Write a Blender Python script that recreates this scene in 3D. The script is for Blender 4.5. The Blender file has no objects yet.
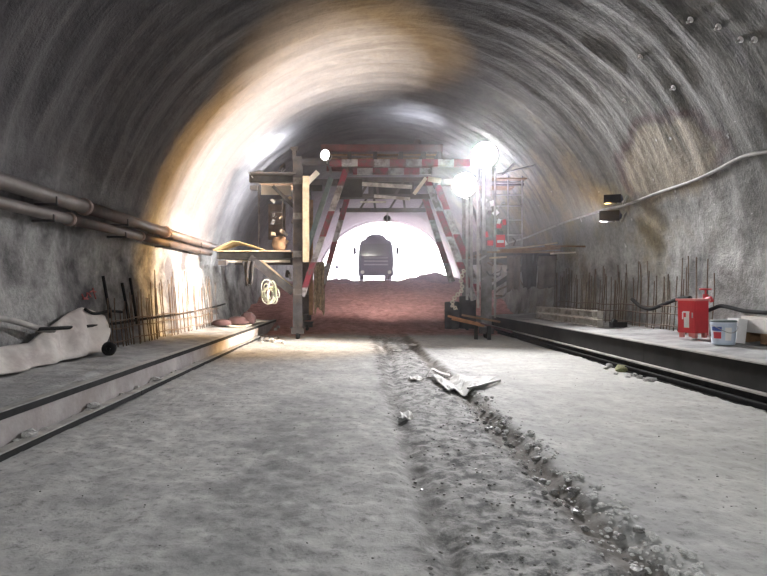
import bpy, bmesh, math, random
import numpy as np
from mathutils import Vector, Matrix

random.seed(7)
scene = bpy.context.scene
col = scene.collection
PI = math.pi

# ------------------------------------------------------------------ camera, world, exposure
F, VX, VY, EYE = 580.0, 358.0, 292.0, 1.6          # focal length (px), vanishing point of the tunnel axis, eye height
cam_d = bpy.data.cameras.new('camera')
cam = bpy.data.objects.new('camera', cam_d)
col.objects.link(cam)
cam.location = (0, 0, EYE)
cam.rotation_euler = (PI / 2, 0, 0)
cam_d.sensor_width = 36.0
cam_d.lens = F * 36.0 / 767.0
cam_d.shift_x = (383.5 - VX) / 767.0
cam_d.shift_y = (VY - 288.0) / 767.0
cam_d.clip_end = 600
scene.camera = cam

world = bpy.data.worlds.new('overcast_sky')
scene.world = world
world.use_nodes = True
wb = world.node_tree.nodes['Background']
wn = world.node_tree.nodes; wl = world.node_tree.links          # softly mottled white overcast
w_co = wn.new('ShaderNodeTexCoord'); w_no = wn.new('ShaderNodeTexNoise'); w_ra = wn.new('ShaderNodeValToRGB')
w_no.inputs['Scale'].default_value = 1.5
w_ra.color_ramp.elements[0].color = (0.92, 0.86, 0.98, 1); w_ra.color_ramp.elements[1].color = (1.0, 0.96, 1.0, 1)
wl.new(w_co.outputs['Generated'], w_no.inputs['Vector']); wl.new(w_no.outputs[0], w_ra.inputs[0]); wl.new(w_ra.outputs[0], wb.inputs[0])
wb.inputs[1].default_value = 20.0
world.cycles.sampling_method = 'MANUAL'
world.cycles.sample_map_resolution = 256

scene.view_settings.view_transform = 'Standard'
scene.view_settings.look = 'None'
scene.view_settings.gamma = 1.0
scene.view_settings.use_curve_mapping = False
scene.view_settings.exposure = 0.0

P_FRONT_A, P_FRONT_B, P_SIDE, P_WARM, P_LEFT, P_REAR, P_DECK, P_BACK = 450.0, 280.0, 2700.0, 1500.0, 6.0, 112.0, 80.0, 150.0
P_RAMP = 260.0
HAZE, HAZE_FAR = 0.0031, 0.015


def at(px, py, Y):
    """world point seen at pixel (px, py) at distance Y along the tunnel"""
    return Vector(((px - VX) / F * Y, Y, EYE + (VY - py) / F * Y))


def on_floor(px, py, z=0.0):
    Y = (EYE - z) * F / (py - VY)
    return Vector(((px - VX) / F * Y, Y, z))


# ------------------------------------------------------------------ noise
_rng = np.random.RandomState(11)
_LAT = _rng.rand(256, 256)


def vnoise(x, y):
    x = np.asarray(x, float); y = np.asarray(y, float)
    xi = np.floor(x).astype(int); yi = np.floor(y).astype(int)
    fx = x - xi; fy = y - yi
    fx = fx * fx * (3 - 2 * fx); fy = fy * fy * (3 - 2 * fy)
    a = _LAT[xi % 256, yi % 256]; b = _LAT[(xi + 1) % 256, yi % 256]
    c = _LAT[xi % 256, (yi + 1) % 256]; d = _LAT[(xi + 1) % 256, (yi + 1) % 256]
    return (a * (1 - fx) + b * fx) * (1 - fy) + (c * (1 - fx) + d * fx) * fy - 0.5


def fbm(x, y, o=4):
    s = 0; a = 1.0
    for k in range(o):
        s = s + a * vnoise(np.asarray(x) * 2 ** k + 17.3 * k, np.asarray(y) * 2 ** k + 5.1 * k)
        a *= 0.5
    return s


# ------------------------------------------------------------------ the tunnel section
TA, TB, TZ = 6.45, 6.2, 2.2


def cxf(y):
    y = np.asarray(y, float)
    return 0.95 + np.where(y > 20, 0.0013 * (y - 20) ** 2, 0.0)


def shell_disp(th, y):
    s = th * 6.3
    warp = y + 0.22 * fbm(s * 0.5, y * 0.6 + 40, 3)
    rib = np.abs(np.sin(PI * warp / 0.85))
    rib_amp = 0.055 + 0.05 * vnoise(s * 0.3 + 9, y * 0.3)
    up = np.clip((np.sin(th) + 0.1) / 0.5, 0.12, 1.0)
    side = np.clip((0.5 - np.sin(th)) / 0.5, 0, 1)
    return rib_amp * up * (rib - 0.6) + 0.10 * fbm(s * 0.35, y * 0.9, 3) + 0.05 * fbm(s * 0.8 + 3, y * 3.4, 3) + side * 0.05 * fbm(s * 3.1, y * 2.1, 3)


def shell_pt(th, y, off=0.0):
    d = shell_disp(th, y) - off
    x = cxf(y) + (TA + d) * np.cos(th)
    z = TZ + (TB + d) * np.sin(th)
    return x, z


def on_wall(px, py, off=0.05):
    dx, dz = (px - VX) / F, (VY - py) / F

    def f(Y):
        x, z = dx * Y, EYE + dz * Y
        th = math.atan2((z - TZ) / TB, (x - float(cxf(Y))) / TA)
        if th < -PI / 2: th += 2 * PI
        d = float(shell_disp(np.array(th), np.array(Y))) - off
        return math.hypot((x - float(cxf(Y))) / (TA + d), (z - TZ) / (TB + d)) - 1
    Y = 1.0
    while f(Y) < 0 and Y < 60: Y += 0.1
    a, b = Y - 0.1, Y
    for _ in range(24):
        m = (a + b) / 2
        if f(m) < 0: a = m
        else: b = m
    return Vector((dx * a, a, EYE + dz * a))


def wall_x(y, z, side, off=0.05):
    """x of the wall surface at height z; side -1 left, +1 right"""
    th = math.asin(max(-1, min(1, (z - TZ) / TB)))
    if side < 0: th = PI - th
    x, _ = shell_pt(np.array(th), np.array(float(y)), off)
    return float(x)


# ------------------------------------------------------------------ materials
class NT:
    def __init__(s, name):
        s.m = bpy.data.materials.new(name); s.m.use_nodes = True
        s.t = s.m.node_tree; s.n = s.t.nodes; s.l = s.t.links
        s.b = s.n['Principled BSDF']
        s.co = s.n.new('ShaderNodeTexCoord').outputs['Object']

    def _in(s, sock, v):
        if isinstance(v, bpy.types.NodeSocket): s.l.new(v, sock)
        elif isinstance(v, (tuple, list)) and len(v) == 3 and sock.type == 'RGBA': sock.default_value = (*v, 1)
        else: sock.default_value = v

    def math(s, op, a, b=0.0, clamp=False):
        n = s.n.new('ShaderNodeMath'); n.operation = op; n.use_clamp = clamp
        s._in(n.inputs[0], a); s._in(n.inputs[1], b)
        return n.outputs[0]

    def sep(s, v=None):
        n = s.n.new('ShaderNodeSeparateXYZ'); s.l.new(v or s.co, n.inputs[0])
        return n.outputs

    def vec(s, scale, v=None):
        n = s.n.new('ShaderNodeMapping'); s.l.new(v or s.co, n.inputs[0]); n.inputs['Scale'].default_value = scale
        return n.outputs[0]

    def noise(s, scale, detail=4, rough=0.55, v=None, dist=0.0):
        n = s.n.new('ShaderNodeTexNoise'); s.l.new(v or s.co, n.inputs['Vector'])
        n.inputs['Scale'].default_value = scale; n.inputs['Detail'].default_value = detail
        n.inputs['Roughness'].default_value = rough; n.inputs['Distortion'].default_value = dist
        return n.outputs[0]

    def ramp(s, f, stops):
        n = s.n.new('ShaderNodeValToRGB'); s._in(n.inputs[0], f)
        e = n.color_ramp.elements
        while len(e) < len(stops): e.new(0.5)
        for k, (p, c) in enumerate(stops):
            e[k].position = p
            e[k].color = (c, c, c, 1) if isinstance(c, (int, float)) else (*c, 1)
        return n.outputs[0]

    def lin(s, v, a, b):
        n = s.n.new('ShaderNodeMapRange'); n.interpolation_type = 'SMOOTHSTEP'
        s._in(n.inputs[0], v); n.inputs[1].default_value = a; n.inputs[2].default_value = b
        return n.outputs[0]

    def mix(s, f, a, b):
        n = s.n.new('ShaderNodeMix'); n.data_type = 'RGBA'
        s._in(n.inputs[0], f); s._in(n.inputs[6], a); s._in(n.inputs[7], b)
        return n.outputs[2]

    def bump(s, h, strength=0.5, dist=0.02):
        n = s.n.new('ShaderNodeBump'); s._in(n.inputs['Height'], h)
        n.inputs['Strength'].default_value = strength; n.inputs['Distance'].default_value = dist
        s.l.new(n.outputs[0], s.b.inputs['Normal'])

    def done(s, c, rough=0.8, metal=0.0, spec=None):
        s._in(s.b.inputs['Base Color'], c); s._in(s.b.inputs['Roughness'], rough)
        s.b.inputs['Metallic'].default_value = metal
        if spec is not None: s.b.inputs['Specular IOR Level'].default_value = spec
        return s.m


def sc(c, k): return tuple(max(0, min(1, x * k)) for x in c)


def simple(name, c, rough=0.7, metal=0.0, var=0.35, scale=3.0, bump=0.25, dist=0.01, dirt=None):
    t = NT(name)
    f = t.noise(scale, 5)
    cc = t.mix(t.ramp(f, [(0.3, 0.0), (0.7, 1.0)]), sc(c, 1 - var), sc(c, 1 + var))
    if dirt:
        cc = t.mix(t.ramp(t.noise(scale * 0.6, 6, 0.7), [(0.45, 0.0), (0.62, 0.85)]), cc, dirt)
    if bump: t.bump(t.noise(scale * 8, 4), bump, dist)
    return t.done(cc, rough, metal)


def stripes(name, c1, c2, axis, period, phase=0.0):
    t = NT(name)
    o = t.sep()[axis]
    f = t.math('FRACT', t.math('ADD', t.math('DIVIDE', o, period), phase + 50.0))
    s = t.math('GREATER_THAN', f, 0.5)
    w = t.ramp(t.noise(4.0, 5, 0.65), [(0.42, 0.0), (0.62, 0.85)])
    cc = t.mix(w, t.mix(s, c1, c2), (0.10, 0.08, 0.075))
    t.bump(t.noise(30, 3), 0.2, 0.005)
    return t.done(cc, 0.6)


M = {}


def make_shell_mat():
    t = NT('shotcrete')
    x, y, z = t.sep()
    big = t.noise(0.35, 4, 0.6)
    mid = t.noise(1.6, 6, 0.65, dist=0.6)
    fine = t.noise(9, 5, 0.7)
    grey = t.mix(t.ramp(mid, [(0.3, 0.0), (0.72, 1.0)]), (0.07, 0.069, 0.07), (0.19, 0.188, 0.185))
    # the left haunch is a brownish purple grey, the crown a blue grey, both darkened for their dim light; the right side an olive grey
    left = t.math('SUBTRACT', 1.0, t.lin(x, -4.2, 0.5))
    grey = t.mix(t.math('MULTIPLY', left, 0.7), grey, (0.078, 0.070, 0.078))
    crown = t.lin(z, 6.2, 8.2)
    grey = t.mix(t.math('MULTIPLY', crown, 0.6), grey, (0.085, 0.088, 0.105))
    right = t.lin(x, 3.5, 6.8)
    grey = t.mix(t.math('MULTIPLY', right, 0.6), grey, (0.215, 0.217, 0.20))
    # damp dark streaks down the sides
    st = t.noise(1.0, 5, 0.6, v=t.vec((1.0, 1.7, 0.22)))
    low = t.math('SUBTRACT', 1.0, t.lin(z, 3.0, 4.6))
    grey = t.mix(t.math('MULTIPLY', t.ramp(st, [(0.50, 0.0), (0.66, 0.75)]), low), grey, (0.085, 0.083, 0.088))
    # chalky lime wash on the lower flanks
    lime = t.math('MULTIPLY', t.math('SUBTRACT', 1.0, t.lin(z, 2.2, 4.4)), t.ramp(t.noise(0.8, 5, 0.6), [(0.36, 0.0), (0.58, 0.85)]))
    grey = t.mix(lime, grey, (0.46, 0.46, 0.45))
    # clay coloured seepage on the right flank
    oc = t.math('MULTIPLY', t.ramp(t.noise(0.42, 4, 0.6), [(0.48, 0.0), (0.62, 0.7)]), t.math('MULTIPLY', right, t.lin(y, 11.0, 14.5)))
    grey = t.mix(oc, grey, (0.30, 0.25, 0.15))
    # round clay stain with a red brown rim
    dy = t.math('DIVIDE', t.math('SUBTRACT', y, 13.0), 1.95)
    dz = t.math('DIVIDE', t.math('SUBTRACT', z, 4.55), 0.92)
    r = t.math('SQRT', t.math('ADD', t.math('MULTIPLY', dy, dy), t.math('MULTIPLY', dz, dz)))
    r = t.math('ADD', r, t.math('MULTIPLY', t.math('SUBTRACT', t.noise(1.1, 4, 0.6), 0.5), 0.8))
    inside = t.math('MULTIPLY', t.ramp(t.math('MULTIPLY', r, 0.5), [(0.40, 1.0), (0.52, 0.0)]), right)
    rim = t.math('MULTIPLY', t.ramp(t.math('MULTIPLY', r, 0.5), [(0.40, 0.0), (0.475, 1.0), (0.51, 1.0), (0.60, 0.0)]), right)
    rim = t.math('MULTIPLY', rim, t.lin(z, 3.6, 4.4))
    grey = t.mix(t.math('MULTIPLY', inside, 0.75), grey, (0.30, 0.255, 0.185))
    grey = t.mix(t.math('MULTIPLY', rim, 0.8), grey, (0.085, 0.052, 0.048))
    # small pale lime spots
    sp = t.ramp(t.noise(5.0, 2, 0.5), [(0.74, 0.0), (0.78, 0.9)])
    grey = t.mix(t.math('MULTIPLY', sp, right), grey, (0.6, 0.6, 0.58))
    grey = t.mix(t.math('MULTIPLY', t.ramp(t.noise(1.0, 4, 0.65, v=t.vec((0.45, 3.6, 0.45))), [(0.50, 0.0), (0.66, 0.6)]), t.lin(z, 3.2, 5.0)), grey, (0.055, 0.055, 0.06))
    grey = t.mix(t.ramp(fine, [(0.35, 0.35), (0.6, 0.0)]), grey, (0.045, 0.045, 0.047))
    h = t.math('ADD', t.math('MULTIPLY', t.noise(5, 6, 0.7), 0.7), t.math('MULTIPLY', t.noise(24, 4, 0.7), 0.3))
    ring = t.noise(1.0, 4, 0.6, v=t.vec((0.5, 4.5, 0.5)))
    h = t.math('ADD', h, t.math('MULTIPLY', ring, t.math('MULTIPLY', t.lin(z, 3.5, 6.0), 1.1)))
    t.bump(h, 0.75, 0.09)
    return t.done(grey, t.ramp(big, [(0.35, 0.7), (0.65, 0.9)]), 0, 0.35)


def make_floor_mat():
    t = NT('cement_mud')
    x, y, z = t.sep()
    n1 = t.noise(0.8, 6, 0.65)
    n2 = t.noise(3.5, 6, 0.7)
    n3 = t.noise(14, 5, 0.7)
    c = t.mix(t.ramp(n2, [(0.32, 0.0), (0.66, 1.0)]), (0.30, 0.30, 0.29), (0.50, 0.495, 0.475))
    c = t.mix(t.ramp(n1, [(0.42, 0.0), (0.62, 0.55)]), c, (0.25, 0.25, 0.25))
    c = t.mix(t.ramp(n3, [(0.30, 0.65), (0.45, 0.0)]), c, (0.09, 0.088, 0.085))
    # churned strip between the wheel ruts
    xw = t.math('ADD', x, t.math('MULTIPLY', t.math('SUBTRACT', n1, 0.5), 0.5))
    band = t.math('MULTIPLY', t.lin(xw, 0.25, 0.6), t.math('SUBTRACT', 1.0, t.lin(xw, 1.7, 1.95)))
    churn = t.mix(t.ramp(t.noise(6, 6, 0.75), [(0.42, 0.0), (0.56, 1.0)]), (0.075, 0.075, 0.077), (0.36, 0.355, 0.345))
    c = t.mix(t.math('MULTIPLY', band, 0.85), c, churn)
    dry = t.math('SUBTRACT', 1.0, t.lin(y, 19.0, 22.0))
    rut = t.math('ABSOLUTE', t.math('SUBTRACT', xw, 1.66))
    c = t.mix(t.math('MULTIPLY', t.math('SUBTRACT', 1.0, t.lin(rut, 0.05, 0.22)), 0.75), c, (0.10, 0.085, 0.07))
    rut2 = t.math('ABSOLUTE', t.math('SUBTRACT', xw, 0.56))
    c = t.mix(t.math('MULTIPLY', t.math('SUBTRACT', 1.0, t.lin(rut2, 0.04, 0.2)), t.ramp(n2, [(0.4, 0.75), (0.6, 0.1)])), c, (0.10, 0.095, 0.09))
    # damp tyre track left of the ruts, ragged at its edges
    tr_ = t.math('ABSOLUTE', t.math('ADD', t.math('ADD', x, 0.75), t.math('MULTIPLY', t.math('SUBTRACT', n1, 0.5), 1.6)))
    trk = t.math('MULTIPLY', t.math('SUBTRACT', 1.0, t.lin(tr_, 0.2, 0.75)), t.math('SUBTRACT', 1.0, t.lin(y, 6.0, 10.0)))
    c = t.mix(t.math('MULTIPLY', trk, t.ramp(n2, [(0.35, 0.85), (0.65, 0.25)])), c, (0.17, 0.17, 0.172))
    # drier, browner crust to the right
    c = t.mix(t.math('MULTIPLY', t.lin(x, 1.9, 3.5), 0.3), c, (0.40, 0.39, 0.34))
    # ramp earth towards the portal, its colour reddened for the pink glare
    red = t.mix(t.ramp(n2, [(0.35, 0.0), (0.65, 1.0)]), (0.26, 0.12, 0.11), (0.55, 0.30, 0.27))
    c = t.mix(t.lin(t.math('ADD', y, t.math('MULTIPLY', n1, 3.0)), 21.8, 24.5), c, red)
    h = t.math('ADD', t.math('MULTIPLY', t.noise(9, 6, 0.7), 0.6), t.math('MULTIPLY', t.noise(40, 4, 0.7), 0.4))
    t.bump(h, 0.45, 0.03)
    return t.done(c, 0.92, 0, 0.25)


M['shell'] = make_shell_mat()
M['floor'] = make_floor_mat()
M['concrete'] = simple('dusty_concrete', (0.36, 0.36, 0.355), 0.9, 0, 0.3, 2.2, 0.6, 0.03, (0.22, 0.22, 0.22))
M['concrete_face'] = simple('pinkish_concrete', (0.36, 0.335, 0.33), 0.9, 0, 0.25, 1.4, 0.5, 0.02, (0.25, 0.22, 0.21))
M['dark_steel'] = simple('dark_steel', (0.035, 0.034, 0.034), 0.55, 0.3, 0.4, 3, 0.3, 0.004, (0.06, 0.055, 0.05))
M['web_steel'] = simple('oily_steel', (0.022, 0.021, 0.020), 0.7, 0.0, 0.4, 1.2, 0.3, 0.004)
M['worn_steel'] = simple('worn_steel', (0.36, 0.35, 0.33), 0.55, 0.4, 0.3, 4, 0.3, 0.004)
M['frame_steel'] = simple('grimy_frame_steel', (0.06, 0.057, 0.06), 0.7, 0.1, 0.5, 4, 0.3, 0.006, (0.09, 0.072, 0.06))
M['post_steel'] = simple('grey_post_steel', (0.20, 0.195, 0.19), 0.6, 0.3, 0.4, 4, 0.3, 0.006, (0.10, 0.08, 0.07))
M['pipe'] = simple('rusty_pipe', (0.12, 0.085, 0.075), 0.5, 0.3, 0.3, 2.5, 0.25, 0.004, (0.08, 0.072, 0.068))
M['pipe_grey'] = simple('grey_pipe', (0.12, 0.105, 0.10), 0.5, 0.3, 0.3, 2.5, 0.25, 0.004, (0.08, 0.07, 0.066))
M['flange'] = simple('pale_rust', (0.34, 0.25, 0.22), 0.6, 0.2, 0.3, 8)
M['rust'] = simple('rebar_rust', (0.14, 0.10, 0.075), 0.75, 0.3, 0.4, 6, 0.3, 0.003)
M['red_beam'] = simple('dull_red_paint', (0.12, 0.035, 0.035), 0.6, 0.1, 0.35, 3, 0.2, 0.004, (0.08, 0.05, 0.05))
M['wood'] = simple('pale_timber', (0.52, 0.41, 0.27), 0.8, 0, 0.25, 5, 0.3, 0.004)
M['wood_dark'] = simple('stained_timber', (0.24, 0.14, 0.075), 0.8, 0, 0.35, 5, 0.3, 0.004)
M['wood_orange'] = simple('orange_timber', (0.42, 0.20, 0.085), 0.8, 0, 0.3, 5, 0.3, 0.004)
M['ply'] = simple('ochre_plywood', (0.50, 0.37, 0.18), 0.8, 0, 0.25, 2, 0.2, 0.004)
M['cream'] = simple('cream_board', (0.66, 0.60, 0.50), 0.85, 0, 0.2, 2, 0.2, 0.004)
M['sheet'] = simple('membrane', (0.62, 0.585, 0.55), 0.75, 0, 0.18, 1.6, 0.25, 0.01, (0.42, 0.37, 0.35))
M['black'] = simple('black_rubber', (0.018, 0.018, 0.019), 0.5, 0, 0.3, 6, 0.1, 0.002)
M['cable'] = simple('dusty_cable', (0.30, 0.29, 0.275), 0.6, 0, 0.3, 3, 0.1, 0.002)
M['red_box'] = simple('red_enamel', (0.62, 0.045, 0.055), 0.4, 0, 0.12, 3, 0.05, 0.002)
M['lid'] = simple('faded_red_lid', (0.70, 0.26, 0.24), 0.4, 0, 0.1, 3, 0.05, 0.002)
M['white'] = simple('white_paint', (0.78, 0.77, 0.75), 0.5, 0, 0.08, 4, 0.05, 0.002)
M['pail'] = simple('pale_blue_plastic', (0.55, 0.62, 0.72), 0.4, 0, 0.1, 4, 0.05, 0.002)
M['blue'] = simple('blue_print', (0.05, 0.09, 0.33), 0.5, 0, 0.1, 4, 0)
M['red_print'] = simple('red_print', (0.55, 0.05, 0.07), 0.5, 0, 0.1, 4, 0)
M['stone'] = simple('pale_stone', (0.47, 0.465, 0.45), 0.85, 0, 0.35, 6, 0.4, 0.01)
M['stone_dark'] = simple('wet_stone', (0.14, 0.135, 0.13), 0.35, 0, 0.4, 6, 0.4, 0.01)
M['stone_green'] = simple('mossy_stone', (0.30, 0.31, 0.16), 0.85, 0, 0.35, 6, 0.4, 0.01)
M['cloth'] = simple('grey_brown_cloth', (0.15, 0.125, 0.115), 0.95, 0, 0.35, 3, 0.3, 0.01)
M['cloth_dark'] = simple('dark_cloth', (0.04, 0.036, 0.036), 0.95, 0, 0.3, 3, 0.3, 0.01)
M['rope'] = simple('pale_rope', (0.56, 0.57, 0.45), 0.9, 0, 0.25, 9, 0.2, 0.003)
M['net'] = simple('tan_netting', (0.30, 0.24, 0.17), 0.9, 0, 0.5, 9, 0.5, 0.02)
M['lamp_shade'] = simple('blue_grey_enamel', (0.05, 0.05, 0.085), 0.6, 0, 0.2, 4, 0.05, 0.002)
M['sack'] = simple('maroon_sack', (0.06, 0.03, 0.03), 0.9, 0, 0.3, 4, 0.3, 0.01)
M['paper'] = simple('grey_paper', (0.62, 0.62, 0.60), 0.85, 0, 0.2, 4, 0.2, 0.006, (0.36, 0.35, 0.33))
M['red_mark'] = simple('red_spray_paint', (0.40, 0.10, 0.10), 0.8, 0, 0.3, 9, 0)
M['truck'] = simple('dark_blue_cab', (0.05, 0.045, 0.11), 0.5, 0, 0.2, 2, 0.05, 0.002)
M['truck_bar'] = simple('pale_grille_bar', (0.35, 0.33, 0.42), 0.5, 0, 0.1, 2, 0)
M['drum'] = simple('mixer_drum_paint', (0.09, 0.08, 0.15), 0.6, 0, 0.2, 2, 0.05, 0.002)
M['form'] = simple('cement_caked_form', (0.50, 0.47, 0.42), 0.8, 0.1, 0.3, 3, 0.3, 0.006, (0.2, 0.17, 0.14))
M['green_steel'] = simple('green_grey_steel', (0.13, 0.17, 0.165), 0.6, 0.2, 0.3, 3, 0.2, 0.004)
RED, WHT = (0.24, 0.028, 0.05), (0.42, 0.40, 0.41)
M['stripe_x'] = stripes('red_white_bands_along', RED, WHT, 0, 1.10, 0.10)
M['stripe_x2'] = stripes('red_white_bands_along_low', RED, WHT, 0, 1.10, 0.62)
M['stripe_z'] = stripes('red_white_bands_up', RED, WHT, 2, 1.75, 0.0)
M['stripe_z2'] = stripes('red_white_bands_up_offset', RED, WHT, 2, 1.75, 0.42)


def glass_mat():
    t = NT('dark_windscreen')
    return t.done((0.015, 0.015, 0.03), 0.12)


M['glass'] = glass_mat()
for k_ in ('black', 'web_steel', 'dark_steel'):
    M[k_].node_tree.nodes['Principled BSDF'].inputs['Specular IOR Level'].default_value = 0.15
    M[k_].node_tree.nodes['Principled BSDF'].inputs['Roughness'].default_value = 0.8


def emit_mat(name, c, s):
    t = NT(name)
    t.b.inputs['Emission Color'].default_value = (*c, 1)
    t.b.inputs['Emission Strength'].default_value = s
    return t.done(c, 0.4)


M['lamp_white'] = emit_mat('lit_lamp_lens', (1, 0.98, 1), 40)
M['lamp_warm'] = emit_mat('lit_warm_lens', (1, 0.78, 0.42), 20)


# ------------------------------------------------------------------ mesh helpers
def parent_off(p):
    v = Vector((0, 0, 0))
    while p is not None:
        v += p.location; p = p.parent
    return v


class MB:
    def __init__(s): s.v = []; s.f = []

    def add(s, vs, fs):
        o = len(s.v); s.v += [tuple(q) for q in vs]; s.f += [tuple(i + o for i in f) for f in fs]
        return s

    def box(s, c, size, R=None):
        hx, hy, hz = size[0] / 2, size[1] / 2, size[2] / 2
        c = Vector(c); vs = []
        for sx in (-1, 1):
            for sy in (-1, 1):
                for sz in (-1, 1):
                    v = Vector((sx * hx, sy * hy, sz * hz))
                    if R is not None: v = R @ v
                    vs.append(c + v)
        return s.add(vs, [(0, 1, 3, 2), (4, 6, 7, 5), (0, 4, 5, 1), (2, 3, 7, 6), (0, 2, 6, 4), (1, 5, 7, 3)])

    def bar(s, p0, p1, w, h, up=(0, 0, 1)):
        """bar from p0 to p1: w across, h along 'up'"""
        p0, p1 = Vector(p0), Vector(p1); d = (p1 - p0); L = d.length; d.normalize()
        up = Vector(up)
        sd = d.cross(up)
        if sd.length < 1e-4: sd = d.cross(Vector((0, 1, 0)))
        sd.normalize(); u = sd.cross(d).normalized()
        R = Matrix((sd, d, u)).transposed()
        return s.box((p0 + p1) / 2, (w, L, h), R)

    def ibeam(s, p0, p1, w, h, up=(0, 0, 1), tf=0.02, tw=0.015):
        p0, p1 = Vector(p0), Vector(p1); d = (p1 - p0).normalized(); upv = Vector(up)
        sd = d.cross(upv)
        if sd.length < 1e-4: sd = d.cross(Vector((0, 1, 0)))
        sd.normalize(); u = sd.cross(d).normalized()
        s.bar(p0 + u * (h / 2 - tf / 2), p1 + u * (h / 2 - tf / 2), w, tf, up)
        s.bar(p0 - u * (h / 2 - tf / 2), p1 - u * (h / 2 - tf / 2), w, tf, up)
        s.bar(p0, p1, tw, h - 2 * tf, up)
        return s

    def tube(s, pts, r, n=8, closed=False):
        pts = [Vector(p) for p in pts]; rings = []; prev = None
        for i, p in enumerate(pts):
            if closed: d = pts[(i + 1) % len(pts)] - pts[i - 1]
            else: d = pts[min(i + 1, len(pts) - 1)] - pts[max(i - 1, 0)]
            d.normalize()
            if prev is None:
                a = Vector((0, 0, 1)) if abs(d.z) < 0.9 else Vector((1, 0, 0))
            else: a = prev
            u = (a - d * a.dot(d)).normalized(); w = d.cross(u); prev = u
            rr = r[i] if isinstance(r, (list, tuple)) else r
            rings.append([p + (u * math.cos(2 * PI * k / n) + w * math.sin(2 * PI * k / n)) * rr for k in range(n)])
        vs = [v for g in rings for v in g]; fs = []
        m = len(rings)
        for i in range(m if closed else m - 1):
            j = (i + 1) % m
            for k in range(n):
                fs.append((i * n + k, i * n + (k + 1) % n, j * n + (k + 1) % n, j * n + k))
        if not closed:
            fs.append(tuple(range(n - 1, -1, -1))); fs.append(tuple((m - 1) * n + k for k in range(n)))
        return s.add(vs, fs)

    def lathe(s, c, prof, axis=(0, 0, 1), n=20):
        """prof: list of (radius, height along axis)"""
        c = Vector(c); ax = Vector(axis).normalized()
        a = Vector((0, 0, 1)) if abs(ax.z) < 0.9 else Vector((1, 0, 0))
        u = (a - ax * a.dot(ax)).normalized(); w = ax.cross(u)
        vs = []; fs = []
        for r, h in prof:
            vs += [c + ax * h + (u * math.cos(2 * PI * k / n) + w * math.sin(2 * PI * k / n)) * max(r, 1e-4) for k in range(n)]
        for i in range(len(prof) - 1):
            for k in range(n):
                fs.append((i * n + k, i * n + (k + 1) % n, (i + 1) * n + (k + 1) % n, (i + 1) * n + k))
        fs.append(tuple(range(n - 1, -1, -1))); fs.append(tuple((len(prof) - 1) * n + k for k in range(n)))
        return s.add(vs, fs)

    def slab(s, grid, th=0.012):
        """grid: rows of points; given thickness along the averaged normals"""
        R, C = len(grid), len(grid[0])
        G = np.array([[tuple(p) for p in r] for r in grid], float)
        du = np.gradient(G, axis=0); dv = np.gradient(G, axis=1)
        nn = np.cross(du, dv); nn /= (np.linalg.norm(nn, axis=2, keepdims=True) + 1e-9)
        top = (G + nn * th / 2).reshape(-1, 3); bot = (G - nn * th / 2).reshape(-1, 3)
        vs = [tuple(v) for v in top] + [tuple(v) for v in bot]; o = R * C; fs = []
        for i in range(R - 1):
            for j in range(C - 1):
                a, b, c, d = i * C + j, i * C + j + 1, (i + 1) * C + j + 1, (i + 1) * C + j
                fs.append((a, d, c, b)); fs.append((a + o, b + o, c + o, d + o))
        edge = [j for j in range(C)] + [i * C + C - 1 for i in range(1, R)] + [(R - 1) * C + j for j in range(C - 2, -1, -1)] + [i * C for i in range(R - 2, 0, -1)]
        for k in range(len(edge)):
            a, b = edge[k], edge[(k + 1) % len(edge)]
            fs.append((a, b, b + o, a + o))
        return s.add(vs, fs)

    def build(s, name, mat, parent=None, smooth=False, origin=None):
        me = bpy.data.meshes.new(name)
        if parent is not None: off = parent_off(parent)
        elif origin is not None: off = Vector(origin)
        else:
            a = np.array(s.v); off = Vector(((a[:, 0].min() + a[:, 0].max()) / 2, (a[:, 1].min() + a[:, 1].max()) / 2, a[:, 2].min()))
        me.from_pydata([(v[0] - off.x, v[1] - off.y, v[2] - off.z) for v in s.v], [], s.f)
        me.materials.append(mat)
        if smooth: me.shade_smooth()
        o = bpy.data.objects.new(name, me); col.objects.link(o)
        if parent is not None: o.parent = parent
        else: o.location = off
        return o


def tag(o, label, cat, group=None, kind=None):
    o['label'] = label; o['category'] = cat
    if group: o['group'] = group
    if kind: o['kind'] = kind
    return o


def empty(name, loc, label, cat, group=None):
    e = bpy.data.objects.new(name, None); col.objects.link(e); e.location = loc; e.empty_display_size = 0.2
    return tag(e, label, cat, group)


def grid_mesh(name, X, Y, Z, mat, kind='structure', flip=False):
    R, C = X.shape
    vs = np.stack([X, Y, Z], -1).reshape(-1, 3)
    i = np.arange(R - 1)[:, None] * C + np.arange(C - 1)[None, :]
    f = np.stack([i, i + 1, i + C + 1, i + C], -1).reshape(-1, 4)
    if flip: f = f[:, ::-1]
    me = bpy.data.meshes.new(name)
    me.from_pydata(vs.tolist(), [], f.tolist()); me.materials.append(mat); me.shade_smooth()
    o = bpy.data.objects.new(name, me); col.objects.link(o); o['kind'] = kind
    return o


# ------------------------------------------------------------------ tunnel shell
ys = np.concatenate([np.arange(-26, 4, 0.4), np.arange(4, 30, 0.085), np.arange(30, 55.01, 0.25)])
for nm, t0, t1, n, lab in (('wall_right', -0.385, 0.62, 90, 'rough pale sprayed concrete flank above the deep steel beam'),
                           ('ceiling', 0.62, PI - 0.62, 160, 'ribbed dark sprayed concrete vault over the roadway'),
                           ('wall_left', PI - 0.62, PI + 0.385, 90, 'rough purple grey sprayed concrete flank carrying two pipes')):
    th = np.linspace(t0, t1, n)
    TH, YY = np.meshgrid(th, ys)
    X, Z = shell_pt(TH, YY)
    tag(grid_mesh(nm, X, YY, Z, M['shell']), lab, 'tunnel wall' if 'wall' in nm else 'tunnel vault')

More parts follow.
